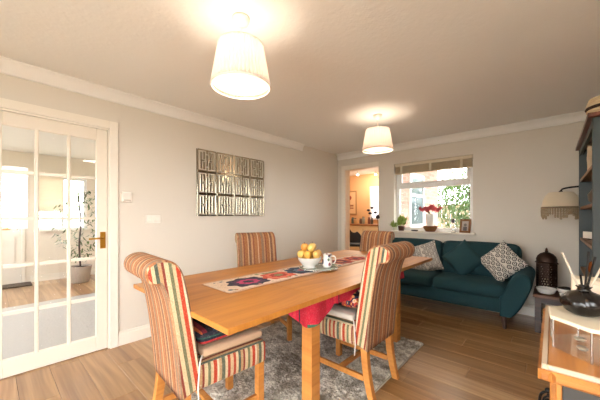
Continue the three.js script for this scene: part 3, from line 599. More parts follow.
// ---------- bookcase on the right ----------
{
  const grey = M({ color: 0x414b4b, roughness: .5 });
  const x0 = 3.225, x1 = 3.575, z0 = -3.86, z1 = -2.62, h = 1.86;
  const o = thing('bookcase', 'tall grey painted bookcase with wooden top at the right edge', 'bookcase', [0, 0, 0]);
  mesh('side_panel', chamAt(x0, 0, z1 - .03, x1, h, z1, .004), grey, o);
  mesh('side_panel', chamAt(x0, 0, z0, x1, h, z0 + .03, .004), grey, o);
  mesh('back_panel', bx(x1 - .012, .08, z0 + .03, x1, h, z1 - .03), grey, o);
  const shelfWood = M({ map: woodTex(0x9a7550, 0x6d4d30, 95), roughness: .5 });
  for (const y of [.06, .42, .72, 1.0, 1.295, 1.56]) mesh('shelf', along(chamAt(x0 + .008, y - .012, z0 + .031, x1 - .013, y + .012, z1 - .031, .003)), y > .1 ? shelfWood : grey, o);
  mesh('plinth', bx(x0 + .015, 0, z0 + .03, x0 + .03, .05, z1 - .03), grey, o);
  mesh('frame_top', chamAt(x0 + .004, h - .05, z0 + .031, x0 + .024, h - .001, z1 - .031, .003), grey, o);
  mesh('top_board', along(chamAt(x0 - .022, h + .001, z0 - .02, x1 + .01, h + .03, z1 + .02, .005)), M({ map: woodTex(0x7a4630, 0x4d2a1c, 99), roughness: .35 }), o);
  const y6 = 1.573;
  // things on it
  const bk = thing('wicker_basket', 'pale woven basket with dark lining on top of the bookcase', 'basket', [3.31, h + .031, -2.8]);
  const rope = M({ color: 0xd9c19c, roughness: .9 });
  for (let k = 0; k < 7; k++) mesh('rope_coil', new THREE.TorusGeometry(.1 - Math.abs(k - 3.2) * .006, .011, 8, 36).rotateX(Math.PI / 2), k === 3 ? M({ color: 0x3a2a1e, roughness: .9 }) : rope, bk, [0, .011 + k * .019, 0]);
  mesh('lining', lathe([[0, .004], [.09, .004], [.094, .08], [.086, .135]], 28), M({ color: 0x4a3628, roughness: 1, side: THREE.DoubleSide }), bk);
  // upper shelf: standing cream sculpture and dark books
  single('cream_sculpture', 'curved cream sculpture on the upper bookcase shelf', 'ornament', (() => { const s = new THREE.Shape(); s.moveTo(0, 0); s.bezierCurveTo(.1, .02, .1, .08, .04, .13); s.bezierCurveTo(.08, .17, .08, .21, .02, .25); s.bezierCurveTo(.03, .2, .02, .17, -.03, .13); s.bezierCurveTo(.02, .08, .04, .04, 0, 0); return new THREE.ExtrudeGeometry(s, { depth: .04, bevelEnabled: true, bevelSize: .008, bevelThickness: .008, bevelSegments: 2 }).rotateY(-Math.PI / 2); })(), M({ color: 0xd9bf9c, roughness: .5 }), [3.3, 1.581, -3.42]);
  single('round_vase', 'round brown vase on the bookcase shelf beside the lamp arm', 'vase', lathe([[0, 0], [.04, 0], [.075, .04], [.08, .09], [.05, .14], [.03, .16], [.038, .185], [.033, .185], [.025, .16], [0, .15]], 32), M({ color: 0x574634, roughness: .35 }), [3.33, 1.308, -3.36]);
  const bkcol = [0x2a2f38, 0x5a2a24, 0x20302a, 0x6b5a3c, 0x242227, 0x3d4652], spine = ['slate', 'maroon', 'dark green', 'olive tan', 'black', 'blue grey'];
  for (let k = 0; k < 6; k++) {
    const hh = [.2, .23, .19, .22, .21, .18][k];
    const b = thing('book', `${spine[k]} book standing in the row on the middle bookcase shelf`, 'book', [3.36, 1.013, -3.12 - k * .037], 0, 'books on the middle shelf');
    mesh('cover', merge([at(bx(-.075, 0, -.016, .075, hh, -.013), 0, 0, 0), bx(-.075, 0, .013, .075, hh, .016), bx(-.078, 0, -.016, -.075, hh, .016)]), M({ color: bkcol[k], roughness: .6 }), b);
    mesh('pages', bx(-.074, .004, -.0128, .07, hh - .004, .0128), M({ color: 0xd8ccb4, roughness: .9 }), b);
  }
  const sg = thing('small_sign', 'small white card on a stand at the bookcase shelf edge', 'card', [3.26, 1.013, -3.5]);
  mesh('card', cham(.1, .06, .004, .001).rotateY(-Math.PI / 2).rotateY(.5), M({ color: 0xe8e2d6, roughness: .7 }), sg, [0, .04, 0]);
  mesh('stand', cham(.06, .012, .03, .002).rotateY(-Math.PI / 2 + .5), darkWood, sg, [0, .006, 0]);
  single('pink_vase', 'slim bright pink vase low in the bookcase', 'vase', lathe([[0, 0], [.035, 0], [.05, .05], [.035, .12], [.018, .18], [.026, .21], [.02, .21], [.014, .18], [0, .17]], 28), P({ color: 0xb81f62, roughness: .25, clearcoat: .5 }), [3.32, .733, -2.95]);
  single('amber_pot', 'small amber glazed pot low in the bookcase', 'pot', lathe([[0, 0], [.04, 0], [.06, .04], [.055, .09], [.04, .11], [.035, .105], [0, .1]], 28), P({ color: 0x9a4f22, roughness: .25 }), [3.31, .733, -3.35]);
}

// ---------- sideboard in the right foreground ----------
{
  const x0 = 3.0, x1 = 3.55, z0 = -1.74, z1 = -1.035, h = .8;
  const o = thing('sideboard', 'oak cabinet with dark grey panels and cream edged top in the right foreground', 'sideboard', [0, 0, 0]);
  const greyPaint = M({ color: 0x3e3d3a, roughness: .55 }), creamEdge = M({ color: 0xcbb49a, roughness: .4 });
  mesh('body', bx(x0 + .045, .08, z0 + .03, x1 - .005, h - .045, z1 - .045), cabinetOak, o);
  // near end panel in a frame
  mesh('end_panel', cham(x1 - x0 - .075, .665, .016, .002), greyPaint, o, [(x0 + x1) / 2 + .014, .422, z1 - .037]);
  mesh('end_stile', boxUV(cham(.014, .675, .02, .003), true), cabinetOak, o, [x0 + .044, .42, z1 - .038]);
  mesh('end_stile', boxUV(cham(.022, .675, .02, .003), true), cabinetOak, o, [x1 - .012, .42, z1 - .038]);
  // drawers on the room side
  for (let k = 0; k < 3; k++) {
    const dr = mesh('drawer', boxUV(cham(.02, .2, z1 - z0 - .13, .004)), cabinetOak, o, [x0 + .035, .2 + k * .225, (z0 + z1) / 2 - .005]);
    for (const z of [.24, -.2]) mesh('drop_handle', merge([tube([[-.012, .015, z - .035], [-.03, .0, z - .035], [-.034, -.02, z], [-.03, .0, z + .035], [-.012, .015, z + .035]], .004, 20, 6), at(new THREE.SphereGeometry(.009, 10, 8), -.014, .015, z - .035), at(new THREE.SphereGeometry(.009, 10, 8), -.014, .015, z + .035)]), blackMetal, dr);
  }
  mesh('plinth', bx(x0 + .06, 0, z0 + .05, x1 - .01, .08, z1 - .06), cabinetOak, o);
  // moulded top: an oak board, its edge moulding and a pale bead
  mesh('top_board', along(chamAt(x0 + .022, h - .03, z0 + .01, x1, h, z1 - .022, .003)), cabinetOak, o);
  mesh('edge_moulding', merge([chamAt(x0, h - .042, z0, x0 + .03, h - .012, z1, .008), chamAt(x0 + .03, h - .042, z1 - .03, x1, h - .012, z1, .008)]), cabinetOak, o);
  mesh('pale_bead', merge([chamAt(x0 + .008, h - .012, z0, x0 + .02, h + .003, z1 - .008, .004), chamAt(x0 + .02, h - .012, z1 - .02, x1, h + .003, z1 - .008, .004)]), creamEdge, o).userData.label = 'cream edge bead';
}
{ // eight-sided glass box with cream lid
  const c = [3.16, .8005, -1.265], R = .141, hb = .092, a0 = 1.911;
  const o = thing('glass_box', 'eight-sided clear glass box with cream lid on the foreground cabinet', 'box', c);
  const gl = P({ color: 0xffffff, transmission: 1, thickness: 0, roughness: .03 });
  for (let k = 0; k < 8; k++) {
    const a = a0 + k * Math.PI / 4, b = a + Math.PI / 4, A = [R * Math.cos(a), R * Math.sin(a)], B = [R * Math.cos(b), R * Math.sin(b)], m = (a + b) / 2, r = R * Math.cos(Math.PI / 8);
    mesh('glass_side', new THREE.BoxGeometry(2 * R * Math.sin(Math.PI / 8) - .006, hb - .008, .003), gl, o, [r * Math.cos(m), hb / 2, r * Math.sin(m)], [0, Math.PI / 2 - m, 0]);
    mesh('corner_strip', cyl(.0028, .0028, hb - .004, 8), chrome, o, [A[0], hb / 2, A[1]]);
  }
  mesh('base', cyl(R, R, .004, 8).rotateY(-a0 + Math.PI / 2), gl, o, [0, .003, 0]);
  mesh('lid', new THREE.ExtrudeGeometry(new THREE.Shape([...Array(8).keys()].map((k) => V2((R + .004) * Math.cos(a0 + k * Math.PI / 4), -(R + .004) * Math.sin(a0 + k * Math.PI / 4)))), { depth: .006, bevelEnabled: true, bevelSize: .004, bevelThickness: .003, bevelSegments: 2 }).rotateX(-Math.PI / 2), M({ color: 0xe9dcc2, roughness: .5 }), o, [0, hb + .002, 0]);
  const stones = M({ color: 0x9a917e, roughness: .3 });
  for (let k = 0; k < 5; k++) single('pebble', 'small grey pebble inside the clear glass box', 'pebble', new THREE.IcosahedronGeometry(.013, 2).scale(1.2, .55, 1), stones, [c[0] + .075 * Math.cos(k * 1.2566), c[1] + .0125, c[2] + .075 * Math.sin(k * 1.2566)], [0, k, 0], 'pebbles in the glass box');
}
{ // reed diffuser
  const o = thing('reed_diffuser', 'squat dark bronze reed diffuser bottle standing on the glass box', 'diffuser', [3.106, .9045, -1.275]); o.scale.setScalar(.92);
  const g = lathe([[0, 0], [.03, 0], [.05, .012], [.063, .035], [.06, .055], [.042, .073], [.02, .082], [.016, .09], [.022, .098], [.02, .1], [.013, .098], [.012, .085], [0, .08]], 48), p = g.attributes.position;
  for (let i = 0; i < p.count; i++) { const x = p.getX(i), z = p.getZ(i), a = Math.atan2(z, x), y = p.getY(i), k = 1 + (y > .01 && y < .07 ? .03 * Math.sin(a * 10 + y * 60) * Math.sin(y * 150) : 0); p.setXYZ(i, x * k, y, z * k); }
  g.computeVertexNormals();
  mesh('bottle', g, P({ color: 0x0e0a09, roughness: .18, clearcoat: .2, clearcoatRoughness: .05 }), o);
  const pale = M({ color: 0xcdbfa9, roughness: .8 }), dark = M({ color: 0x15120f, roughness: .8 });
  for (const [dx, dz, m, L] of [[-.055, -.02, pale, .21], [.05, .02, pale, .2], [.012, .0, dark, .22], [.03, -.03, dark, .2], [-.01, .03, dark, .14]]) mesh('reed', tube([[-dx * .15, .03, -dz * .15], [dx, L, dz]], .0032, 2, 8), m, o);
}
single('cream_canister', 'cream box standing behind the reed diffuser on the foreground cabinet', 'box', cham(.26, .165, .12, .012), M({ color: 0xe8dcc6, roughness: .5 }), [3.22, .885, -1.62]);

// ---------- things on the window sill ----------
const sillY = .9855;
function leafGeo(L, w) { const s = new THREE.Shape(); s.moveTo(0, 0); s.quadraticCurveTo(w, L * .4, 0, L); s.quadraticCurveTo(-w, L * .4, 0, 0); const g = new THREE.ShapeGeometry(s, 4), p = g.attributes.position; for (let i = 0; i < p.count; i++) p.setZ(i, -.25 * p.getY(i) ** 2 / L + .2 * Math.abs(p.getX(i))); g.computeVertexNormals(); return g; }
const leafMat = (c) => P({ color: c, roughness: .55, side: THREE.DoubleSide, transmission: .25, thickness: 0 });
function foliage(n, L, w, spread, up, s) {
  const list = []; seed = s;
  for (let i = 0; i < n; i++) { const g = leafGeo(L * rr(.7, 1.2), w * rr(.8, 1.2)); g.rotateX(rr(.2, 1.4)); g.rotateY(rr(0, 6.283)); const a = rr(0, 6.283), r = Math.sqrt(rnd()) * spread; g.translate(r * Math.cos(a), rr(0, up), r * Math.sin(a)); list.push(g); }
  return merge(list);
}
function pottedPlant(name, label, p, potR, potH, potMat, leaves, leafM) {
  const o = thing(name, label, 'plant', p);
  mesh('pot', lathe([[0, 0], [potR * .75, 0], [potR, potH], [potR * .92, potH], [potR * .7, .01], [0, .01]], 28), potMat, o);
  mesh('soil', cyl(potR * .9, potR * .88, .01, 20), M({ color: 0x2b1d14, roughness: 1 }), o, [0, potH - .012, 0]);
  const f = mesh('foliage', leaves, leafM, o, [0, potH - .005, 0]); f.userData.kind = 'stuff'; return o;
}
pottedPlant('potted_plant', 'leafy green plant in brown pot at the left of the window sill', [1.235, sillY, -4.42], .055, .075, M({ color: 0x5a3a24, roughness: .6 }), foliage(90, .105, .026, .06, .08, 41), leafMat(0x93a94a));
pottedPlant('trailing_plant', 'small trailing plant in white pot at the left end of the window sill', [1.1, sillY, -4.425], .03, .05, ceramicWhite, foliage(46, .085, .018, .05, .04, 43), leafMat(0x93a84e));
single('black_dish', 'low black dish on the window sill next to the leafy plant', 'dish', lathe([[0, 0], [.045, 0], [.055, .018], [.05, .02], [.04, .006], [0, .006]], 28), blackPlastic, [1.435, sillY, -4.44]);
single('wicker_bowl', 'brown wicker bowl on the window sill beneath the red orchid', 'bowl', (() => { const list = []; for (let k = 0; k < 8; k++) list.push(new THREE.TorusGeometry(.06 + .035 * Math.sin(k / 7 * 1.5), .0065, 6, 36).rotateX(Math.PI / 2).translate(0, .007 + k * .0105, 0)); list.push(cyl(.06, .06, .008, 24).translate(0, .005, 0)); return merge(list); })(), M({ color: 0x8a5a30, roughness: .8 }), [1.67, sillY, -4.435]);
{
  const o = thing('orchid', 'red flowering orchid in tall white pot on the window sill', 'plant', [1.67, sillY + .012, -4.435]);
  mesh('pot', lathe([[0, 0], [.034, 0], [.05, .08], [.058, .2], [.062, .25], [.057, .25], [.052, .2], [.03, .01], [0, .01]], 28), ceramicWhite, o);
  const petal = P({ color: 0xc24a50, roughness: .6, side: THREE.DoubleSide, transmission: .25, thickness: 0 });
  for (const [dx, dz, h] of [[-.15, .02, .34], [.15, .015, .33], [.05, .04, .36], [-.05, .03, .33]]) {
    const st = mesh('stem', tube([[0, .2, 0], [dx * .2, .28, dz], [dx * .6, h, dz], [dx, h - .015, dz]], .0022, 20, 6), M({ color: 0x5f7a3a }), o);
    for (let k = 0; k < 5; k++) { const t = .35 + k * .15, fl = []; for (let q = 0; q < 5; q++) fl.push(leafGeo(.038, .02).rotateZ(q * 1.2566)); mesh('blossom', merge(fl), petal, st, [dx * t, h - .012 + .02 * Math.sin(k * 2), dz + .01], [rr(-.4, .4), rr(-.6, .6), rnd()]); }
  }
  for (let k = 0; k < 4; k++) mesh('leaf', leafGeo(.1, .025), leafMat(0x4f7a35), o, [0, .24, 0], [1.1, k * 1.57, 0]);
}
{
  const o = thing('glass_vase', 'clear glass vase on the window sill beside the picture frame', 'vase', [1.98, sillY, -4.44]);
  mesh('body', lathe([[0, 0], [.03, 0], [.035, .03], [.03, .08], [.02, .11], [.028, .14], [.026, .14], [.018, .11], [.027, .08], [.031, .03], [.026, .006], [0, .006]], 28), P({ color: 0xffffff, transmission: 1, thickness: .003, roughness: .03, ior: 1.45 }), o);
  mesh('stopper', lathe([[0, .138], [.018, .138], [.026, .15], [.024, .175], [.012, .19], [0, .192]], 20), M({ color: 0x4a4550, roughness: .3 }), o);
}
{
  const o = thing('picture_frame', 'brown wooden picture frame standing at the right of the window sill', 'picture frame', [2.125, sillY, -4.44], -.35);
  const m = M({ map: woodTex(0x9a6a42, 0x6d4526, 97), roughness: .5 }), t = -.14;
  const w = .15, h = .19, b = .028;
  mesh('frame_side', cham(w, b, .016, .003), m, o, [0, b / 2, 0], [t, 0, 0]);
  mesh('frame_side', cham(w, b, .016, .003), m, o, [0, h - b / 2, t * (h - b)], [t, 0, 0]);
  for (const s of [-1, 1]) mesh('frame_side', boxUV(cham(b, h - 2 * b, .016, .003), true), m, o, [s * (w - b) / 2, h / 2, t * (h - b) / 2], [t, 0, 0]);
  mesh('photograph', new THREE.BoxGeometry(w - 2 * b, h - 2 * b, .004), M({ map: canvasTex(64, 96, (g) => { g.fillStyle = '#b9b0a8'; g.fillRect(0, 0, 64, 96); g.fillStyle = '#77706c'; g.beginPath(); g.arc(32, 38, 15, 0, 7); g.fill(); g.fillStyle = '#5d5a5e'; g.fillRect(14, 56, 36, 40); }), roughness: .3 }), o, [0, h / 2, t * (h - b) / 2], [t, 0, 0]);
  mesh('strut', bar([0, .12, -.02], [0, .002, -.05], .02, .004, .001), m, o);
}
{ // metal poppy heads on a tall stem, by the kitchen opening
  const o = thing('decorative_stem', 'dark metal flower on a tall stem between kitchen opening and window', 'ornament', [.885, 0, -4.33]);
  mesh('vase', lathe([[0, 0], [.032, 0], [.04, .1], [.034, .35], [.026, .5], [.032, .54], [.028, .54], [.022, .5], [0, .48]], 28), M({ color: 0x6d5a48, roughness: .4 }), o);
  mesh('stem', tube([[0, .45, 0], [.01, .8, 0], [-.01, 1.18, .01]], .004, 20, 6), blackMetal, o);
  mesh('flower_head', merge([new THREE.SphereGeometry(.035, 16, 10).scale(1, .8, 1), ...[...Array(8).keys()].map((k) => leafGeo(.045, .018).rotateX(.9).rotateY(k * .785).translate(0, .012, 0))]), M({ color: 0x2a2226, roughness: .7, side: THREE.DoubleSide }), o, [-.01, 1.2, .01]);
  mesh('side_stem', tube([[0, .5, 0], [.01, .8, .02], [.015, 1.0, .03]], .003, 16, 6), blackMetal, o);
}

// ---------- kitchen beyond the opening ----------
{
  const kWall = M({ color: 0xd6a878, roughness: .8, bumpMap: plasterBump, bumpScale: .0005 });
  const brickTex = canvasTex(256, 256, (g, w, h) => { g.fillStyle = '#a89c90'; g.fillRect(0, 0, w, h); let k = 2; const r = () => { k = (k * 1664525 + 1013904223) >>> 0; return k / 4294967296; }; for (let y = 0; y < 12; y++) for (let x = -1; x < 5; x++) { const t = r() * 30; g.fillStyle = `rgb(${165 + t},${120 + t},${106 + t})`; g.fillRect(x * 64 + (y % 2) * 32 + 2, y * 21.33 + 1.5, 60, 18.3); } weave(g, w, h, .06, 5); }, 1 / .9, 1 / .9);
  const brickM = M({ map: brickTex, roughness: .9 });
  const kz = -7.0;
  struct('kitchen_wall_far', boxUV(bx(-1.7, 0, kz - .1, .9, H, kz)), kWall);
  struct('kitchen_wall_side', boxUV(bx(-1.8, 0, kz - .1, -1.7, H, BACK - T)), kWall);
  struct('kitchen_wall_inner', boxUV(merge([bx(.88, 0, kz, .9, H, BACK - T), bx(-1.7, 0, BACK - T - .02, -T, H, BACK - T)])), kWall);
  struct('kitchen_wall_outer', boxUV(bx(.9, -.2, kz - .1, 1.02, 2.9, BACK - T)), brickM, 'brick outside wall of the kitchen');
  struct('kitchen_floor', boxUV(bx(-1.7, -.09, kz, .88, -.002, BACK - T)), M({ color: 0xb9a68c, roughness: .5 }));
  // window in the outer wall
  const ow = structGroup('window_3'); mesh('frame', merge([chamAt(1.02, 1.0, -6.1, 1.05, 2.05, -6.04, .004), chamAt(1.02, 1.0, -5.36, 1.05, 2.05, -5.3, .004), chamAt(1.02, 1.99, -6.04, 1.05, 2.05, -5.36, .004), chamAt(1.02, 1.0, -6.04, 1.05, 1.06, -5.36, .004), chamAt(1.02, 1.6, -6.04, 1.05, 1.65, -5.36, .004)]), upvc, ow);
  mesh('pane', bx(1.022, 1.06, -6.04, 1.03, 1.99, -5.36), M({ color: 0x66757c, roughness: .1, metalness: .3 }), ow);
  // worktop and base units along the far wall
  const cream = M({ color: 0xe6cfa4, roughness: .45 });
  const wt = single('kitchen_worktop', 'long wooden kitchen worktop seen through the opening', 'worktop', chamAt(-1.68, .97, kz + .002, .2, 1.01, kz + .62, .004), M({ map: woodTex(0xa8754a, 0x7a4e2c, 55), roughness: .4 }));
  for (let k = 0; k < 3; k++) {
    const u = thing('base_unit', ['cream kitchen base unit nearest the black stool', 'cream kitchen base unit in the middle below the worktop', 'cream kitchen base unit at the right of the opening'][k], 'cabinet', [-1.36 + k * .6, 0, kz + .31], 0, 'kitchen base units');
    mesh('body', bx(-.298, .1, -.3, .298, .968, .27), cream, u);
    mesh('door', cham(.57, .83, .02, .005), cream, u, [0, .54, .281]);
    mesh('handle', bar([.2, .75, .305], [.2, .9, .305], .012, .012), chrome, u);
  }
  // picture, white window, things on the worktop
  const pf = thing('framed_picture', 'framed picture with red flower on the kitchen wall', 'picture', [-1.3, 1.6, kz + .012]);
  mesh('frame', merge([chamAt(-.2, -.34, -.01, -.17, .34, .012, .003), chamAt(.17, -.34, -.01, .2, .34, .012, .003), chamAt(-.17, .31, -.01, .17, .34, .012, .003), chamAt(-.17, -.34, -.01, .17, -.31, .012, .003)]), M({ color: 0xa07a50, roughness: .5 }), pf);
  mesh('print', bx(-.17, -.31, -.008, .17, .31, -.002), M({ map: canvasTex(64, 128, (g) => { g.fillStyle = '#d8b58a'; g.fillRect(0, 0, 64, 128); g.fillStyle = '#8a2f28'; g.beginPath(); g.arc(26, 34, 12, 0, 7); g.fill(); g.fillStyle = '#6a4a34'; g.fillRect(24, 46, 4, 60); g.fillStyle = '#8f5a3c'; g.fillRect(10, 76, 40, 10); g.fillRect(14, 92, 36, 8); }), roughness: .7 }), pf);
  const kw = structGroup('window_4', 'white kitchen window'); mesh('frame', merge([chamAt(-.68, 1.12, kz, -.63, 2.02, kz + .03, .004), chamAt(-.12, 1.12, kz, -.07, 2.02, kz + .03, .004), chamAt(-.63, 1.97, kz, -.12, 2.02, kz + .03, .004), chamAt(-.63, 1.12, kz, -.12, 1.17, kz + .03, .004), chamAt(-.4, 1.17, kz, -.36, 1.97, kz + .03, .004)]), upvc, kw);
  mesh('window_pane', bx(-.63, 1.17, kz + .004, -.12, 1.97, kz + .008), M({ color: 0xffffff, roughness: .2, emissive: 0xeaf2ff, emissiveIntensity: .9 }), kw);
  const jarCols = [0x6d4a32, 0x9a7a4c, 0x3a4a44, 0xb08a5a, 0x54382a, 0x8a8a78, 0x70402c];
  const what = ['brown', 'ochre', 'dark green', 'tan', 'dark brown', 'grey', 'rust'];
  for (let k = 0; k < 7; k++) { const j = thing('storage_jar', `${what[k]} storage jar in the row on the kitchen worktop`, 'jar', [-1.33 + k * .125, 1.0105, kz + .25 + .08 * (k % 2)], 0, 'jars on the kitchen worktop'); const hh = .12 + .05 * ((k * 3) % 4) / 3; mesh('body', lathe([[0, 0], [.035, 0], [.04, .02], [.04, hh * .8], [.03, hh], [0, hh]], 20), M({ color: jarCols[k], roughness: .35 }), j); mesh('lid', cyl(.032, .032, .02, 18), M({ color: 0x5a4432 }), j, [0, hh + .01, 0]); }
  const fl = thing('dark_flowers', 'dark flowers in slim vase at the right end of the kitchen worktop', 'flowers', [-.42, 1.0105, kz + .4]);
  mesh('vase', lathe([[0, 0], [.03, 0], [.035, .08], [.018, .15], [.022, .17], [0, .16]], 20), M({ color: 0x4a4a44, roughness: .3 }), fl);
  for (const [x, y, z] of [[-.1, .36, 0], [.02, .42, .03], [.08, .3, -.03], [-.03, .28, .05]]) { const s = mesh('stem', tube([[0, .13, 0], [x * .5, y * .7, z * .5], [x, y, z]], .004, 10, 5), blackMetal, fl); mesh('blossom', new THREE.IcosahedronGeometry(.045, 1).scale(1, .7, 1), M({ color: 0x17141a, roughness: .9, flatShading: true }), s, [x, y, z]); }
  // black bar stool with a shaped back
  const st = thing('black_stool', 'black stool with low shaped back just inside the kitchen opening', 'stool', [-.08, 0, -5.15], .5);
  mesh('seat', soft(.34, .06, .34, .028, [0, .01, 0], 10), blackPlastic, st, [0, .62, 0]);
  const sb = new THREE.Shape(); sb.moveTo(-.16, 0); sb.lineTo(.16, 0); sb.bezierCurveTo(.17, .14, .12, .2, .06, .24); sb.bezierCurveTo(.02, .2, -.05, .2, -.09, .28); sb.bezierCurveTo(-.16, .22, -.17, .12, -.16, 0);
  mesh('backrest', new THREE.ExtrudeGeometry(sb, { depth: .02, bevelEnabled: true, bevelSize: .006, bevelThickness: .006, bevelSegments: 2 }), blackPlastic, st, [0, .64, -.16]);
  for (const x of [-1, 1]) for (const z of [-1, 1]) mesh('leg', bar([x * .17, 0, z * .17], [x * .13, .6, z * .13], .025, .025), blackPlastic, st);
  // ceiling spots
  const spot = (x, y, z, label) => {
    const s = thing('ceiling_spotlight', label, 'spotlight', [x, H, z], 0, 'kitchen ceiling spotlights'), d = y - H;
    mesh('stem', cyl(.006, .006, -d - .02, 8), chrome, s, [0, (d + .02) / 2, 0]);
    mesh('cup', lathe([[0, d + .04], [.03, d + .035], [.04, d], [.036, d], [.026, d + .03], [0, d + .034]], 28), chrome, s);
    mesh('bulb', new THREE.SphereGeometry(.032, 16, 12), M({ color: 0xffffff, emissive: LAMP, emissiveIntensity: 14 }), s, [0, d, 0]);
    const l = new THREE.PointLight(LAMP, 1.9); l.position.set(0, d, 0); l.castShadow = true; l.name = 'spot_light'; s.add(l);
  };
  spot(-.69, 2.29, -6.34, 'left ceiling spotlight showing at the top of the kitchen opening'); spot(-.33, 2.29, -6.62, 'right ceiling spotlight showing at the top of the kitchen opening'); spot(-.1, 2.29, -5.3, 'ceiling spotlight in the kitchen nearest the opening');
}

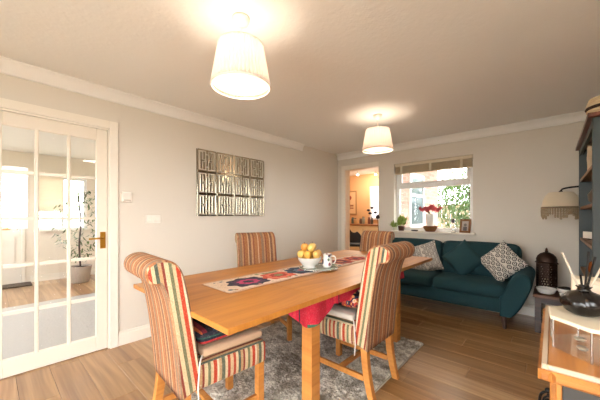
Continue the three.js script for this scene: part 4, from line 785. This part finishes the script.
// ---------- hall behind the glazed door ----------
{
  const hw = M({ color: 0xeadfce, roughness: .85 }), X = -4.1;
  boardFloor('hall_floor', X, 0, -2.1, 1.35);
  struct('hall_wall_far', boxUV(merge([bx(X - .12, 0, -2.1, X, H, -1.34), bx(X - .12, 0, -1.34, X, .95, -.57), bx(X - .12, 1.98, -1.34, X, H, -.57), bx(X - .12, 0, -.57, X, H, -.43), bx(X - .12, 2.03, -.43, X, H, .42), bx(X - .12, 0, .42, X, H, 1.35)])), hw);
  struct('hall_wall_side', boxUV(merge([bx(X, 0, -2.2, -T, H, -2.1), bx(X, 0, 1.35, -3.7, H, 1.45), bx(-.6, 0, 1.35, -T, H, 1.45), bx(-3.7, 2.1, 1.35, -.6, H, 1.45), bx(-3.7, 0, 1.35, -.6, 1.0, 1.45)])), hw);
  const bay = structGroup('window_6', 'wide window on the near side of the hall');
  for (let k = 0; k < 3; k++) { const a = -3.7 + k * 3.1 / 3, c = a + 3.1 / 3; mesh('frame', merge([chamAt(a, 1.0, 1.38, a + .05, 2.1, 1.43, .004), chamAt(c - .05, 1.0, 1.38, c, 2.1, 1.43, .004), chamAt(a + .05, 1.0, 1.38, c - .05, 1.05, 1.43, .004), chamAt(a + .05, 2.05, 1.38, c - .05, 2.1, 1.43, .004)]), upvc, bay); mesh('pane', bx(a + .05, 1.05, 1.402, c - .05, 2.05, 1.408), paneGlass, bay); }
  struct('baseboard_hall', merge([bx(X, 0, -2.1, X + .016, .12, -.5), bx(X, 0, .5, X + .016, .12, 1.35)]), whiteGloss);
  const d = structGroup('door_2', 'white front door with tall glass light'), dm = M({ color: 0xf1e9dc, roughness: .35 });
  mesh('door_frame', merge([chamAt(X - .1, 0, -.43, X + .02, 2.03, -.385, .004), chamAt(X - .1, 0, .375, X + .02, 2.03, .42, .004), chamAt(X - .1, 1.985, -.385, X + .02, 2.03, .375, .004)]), whiteGloss, d);
  const gz0 = -.27, gz1 = .05, gy0 = 1.16, gy1 = 1.86;
  mesh('leaf', merge([bx(X - .05, .01, -.383, X - .005, 1.983, gz0), bx(X - .05, .01, gz1, X - .005, 1.983, .373), bx(X - .05, .01, gz0, X - .005, gy0, gz1), bx(X - .05, gy1, gz0, X - .005, 1.983, gz1)]), dm, d);
  mesh('raised_panel', chamAt(X - .005, .25, -.3, X + .008, .85, .3, .006), dm, d);
  mesh('pane', bx(X - .03, gy0, gz0, X - .024, gy1, gz1), paneGlass, d);
  mesh('letter_box', cham(.012, .06, .24, .004), brass, d, [X + .004, 1.0, -.12]);
  mesh('door_handle', merge([cham(.01, .2, .035, .003), at(cham(.02, .018, .11, .004), .04, .03, .03)]), chrome, d, [X + .004, 1.05, -.34]);
  const w = structGroup('window_5', 'hall window with blind');
  mesh('frame', merge([chamAt(X - .08, .95, -1.34, X - .02, 1.98, -1.29, .004), chamAt(X - .08, .95, -.62, X - .02, 1.98, -.57, .004), chamAt(X - .08, .95, -1.29, X - .02, 1.0, -.62, .004), chamAt(X - .08, 1.93, -1.29, X - .02, 1.98, -.62, .004), chamAt(X - .08, 1.0, -.98, X - .02, 1.93, -.94, .004)]), upvc, w);
  mesh('pane', bx(X - .055, 1.0, -1.29, X - .05, 1.93, -.62), paneGlass, w);
  mesh('window_sill', chamAt(X - .02, .93, -1.37, X + .08, .955, -.54, .004), whiteGloss, w);
  const b = thing('hall_blind', 'cream horizontal slat blind at the hall window seen through the glazed door', 'blind', [X + .03, 1.3, -.76]);
  const sl = cham(.045, .003, .4, .001), cm = M({ color: 0xe8dcc8, roughness: .6 });
  for (let k = 0; k < 24; k++) mesh('slat', sl, cm, b, [0, .02 + k * .028, 0], [0, 0, .8]);
  mesh('head_rail', cham(.05, .04, .41, .004), cm, b, [0, .7, 0]);
  // fig tree
  const f = thing('fig_tree', 'tall leafy green houseplant in the hall seen through the glazed door', 'plant', [-3.45, 0, -1.12]);
  mesh('pot', lathe([[0, 0], [.13, 0], [.17, .28], [.18, .3], [.16, .3], [.12, .02], [0, .02]], 32), M({ color: 0xb9ada0, roughness: .5 }), f);
  mesh('soil', cyl(.15, .15, .01, 24), M({ color: 0x2b1d14, roughness: 1 }), f, [0, .27, 0]);
  mesh('trunk', tube([[0, .27, 0], [.02, .7, .02], [-.02, 1.1, -.01], [.03, 1.6, .04]], .014, 24, 8), darkWood, f);
  const list = []; seed = 77;
  for (let i = 0; i < 420; i++) { const y = rr(.42, 1.72), R = .36 * Math.sin(Math.PI * Math.min(1, (y - .3) / 1.6)) + .05, g = leafGeo(rr(.08, .13), .028); g.rotateX(rr(1.4, 2.8)); g.rotateY(rr(0, 6.283)); const a = rr(0, 6.283), r = R * Math.sqrt(rnd()); g.translate(r * Math.cos(a), y, r * Math.sin(a)); list.push(g); }
  mesh('foliage', merge(list), leafMat(0x56753a), f).userData.kind = 'stuff';
  single('door_mat', 'dark brown mat on the hall floor before the front door', 'mat', cham(.34, .02, .6, .004), M({ color: 0x4a3a2c, roughness: 1 }), [X + .2, .0105, -.2]);
  single('hall_rug', 'pale grey rug on the hall floor behind the glazed door', 'rug', cham(2.0, .012, 1.9, .004), M({ color: 0xbdbab6, roughness: .9, bumpMap: plasterBump, bumpScale: .004 }), [-1.3, .0065, -.35]);
}

// ---------- garden outside ----------
{
  struct('ground', bx(-40, -.3, -40, 40, -.12, 40), M({ color: 0x8f8c80, roughness: 1 }));
  const tree = (p, R, h, n, s, c, label) => {
    const o = thing('garden_tree', label, 'tree', p); seed = s;
    mesh('trunk', tube([[0, 0, 0], [.05, h * .4, .03], [0, h * .75, 0]], .06, 16, 8), darkWood, o);
    const list = []; for (let i = 0; i < n; i++) { const g = leafGeo(rr(.1, .18), .05); g.rotateX(rr(.3, 2.6)); g.rotateY(rr(0, 6.283)); const a = rr(0, 6.283), e = rr(-1, 1), q = R * Math.cbrt(rnd()); g.translate(q * Math.sqrt(1 - e * e) * Math.cos(a), h * .62 + q * e * .9, q * Math.sqrt(1 - e * e) * Math.sin(a)); list.push(g); }
    mesh('foliage', merge(list), leafMat(c), o).userData.kind = 'stuff';
  };
  tree([1.45, -.12, -8.4], 1.0, 2.7, 2600, 301, 0x4a6a2c, 'light green garden tree outside the right half of the window');
  tree([3.4, -.12, -9.8], 1.2, 3.0, 900, 303, 0x3a5526, 'darker garden tree farther off outside the window');
  const fence = thing('garden_fence', 'pale wooden garden fence outside the window', 'fence', [0, -.12, -11.2]);
  const fm = M({ color: 0x7d6a52, roughness: .9 }), fb = cham(.14, 1.75, .02, .003);
  for (let k = 0; k < 50; k++) mesh('board', fb, fm, fence, [-2 + k * .148, .9 + rr(-.01, .01), 0]);
}

scene.traverse((o) => { if (o.isMesh) o.castShadow = o.receiveShadow = true; });
renderer.render(scene, camera);
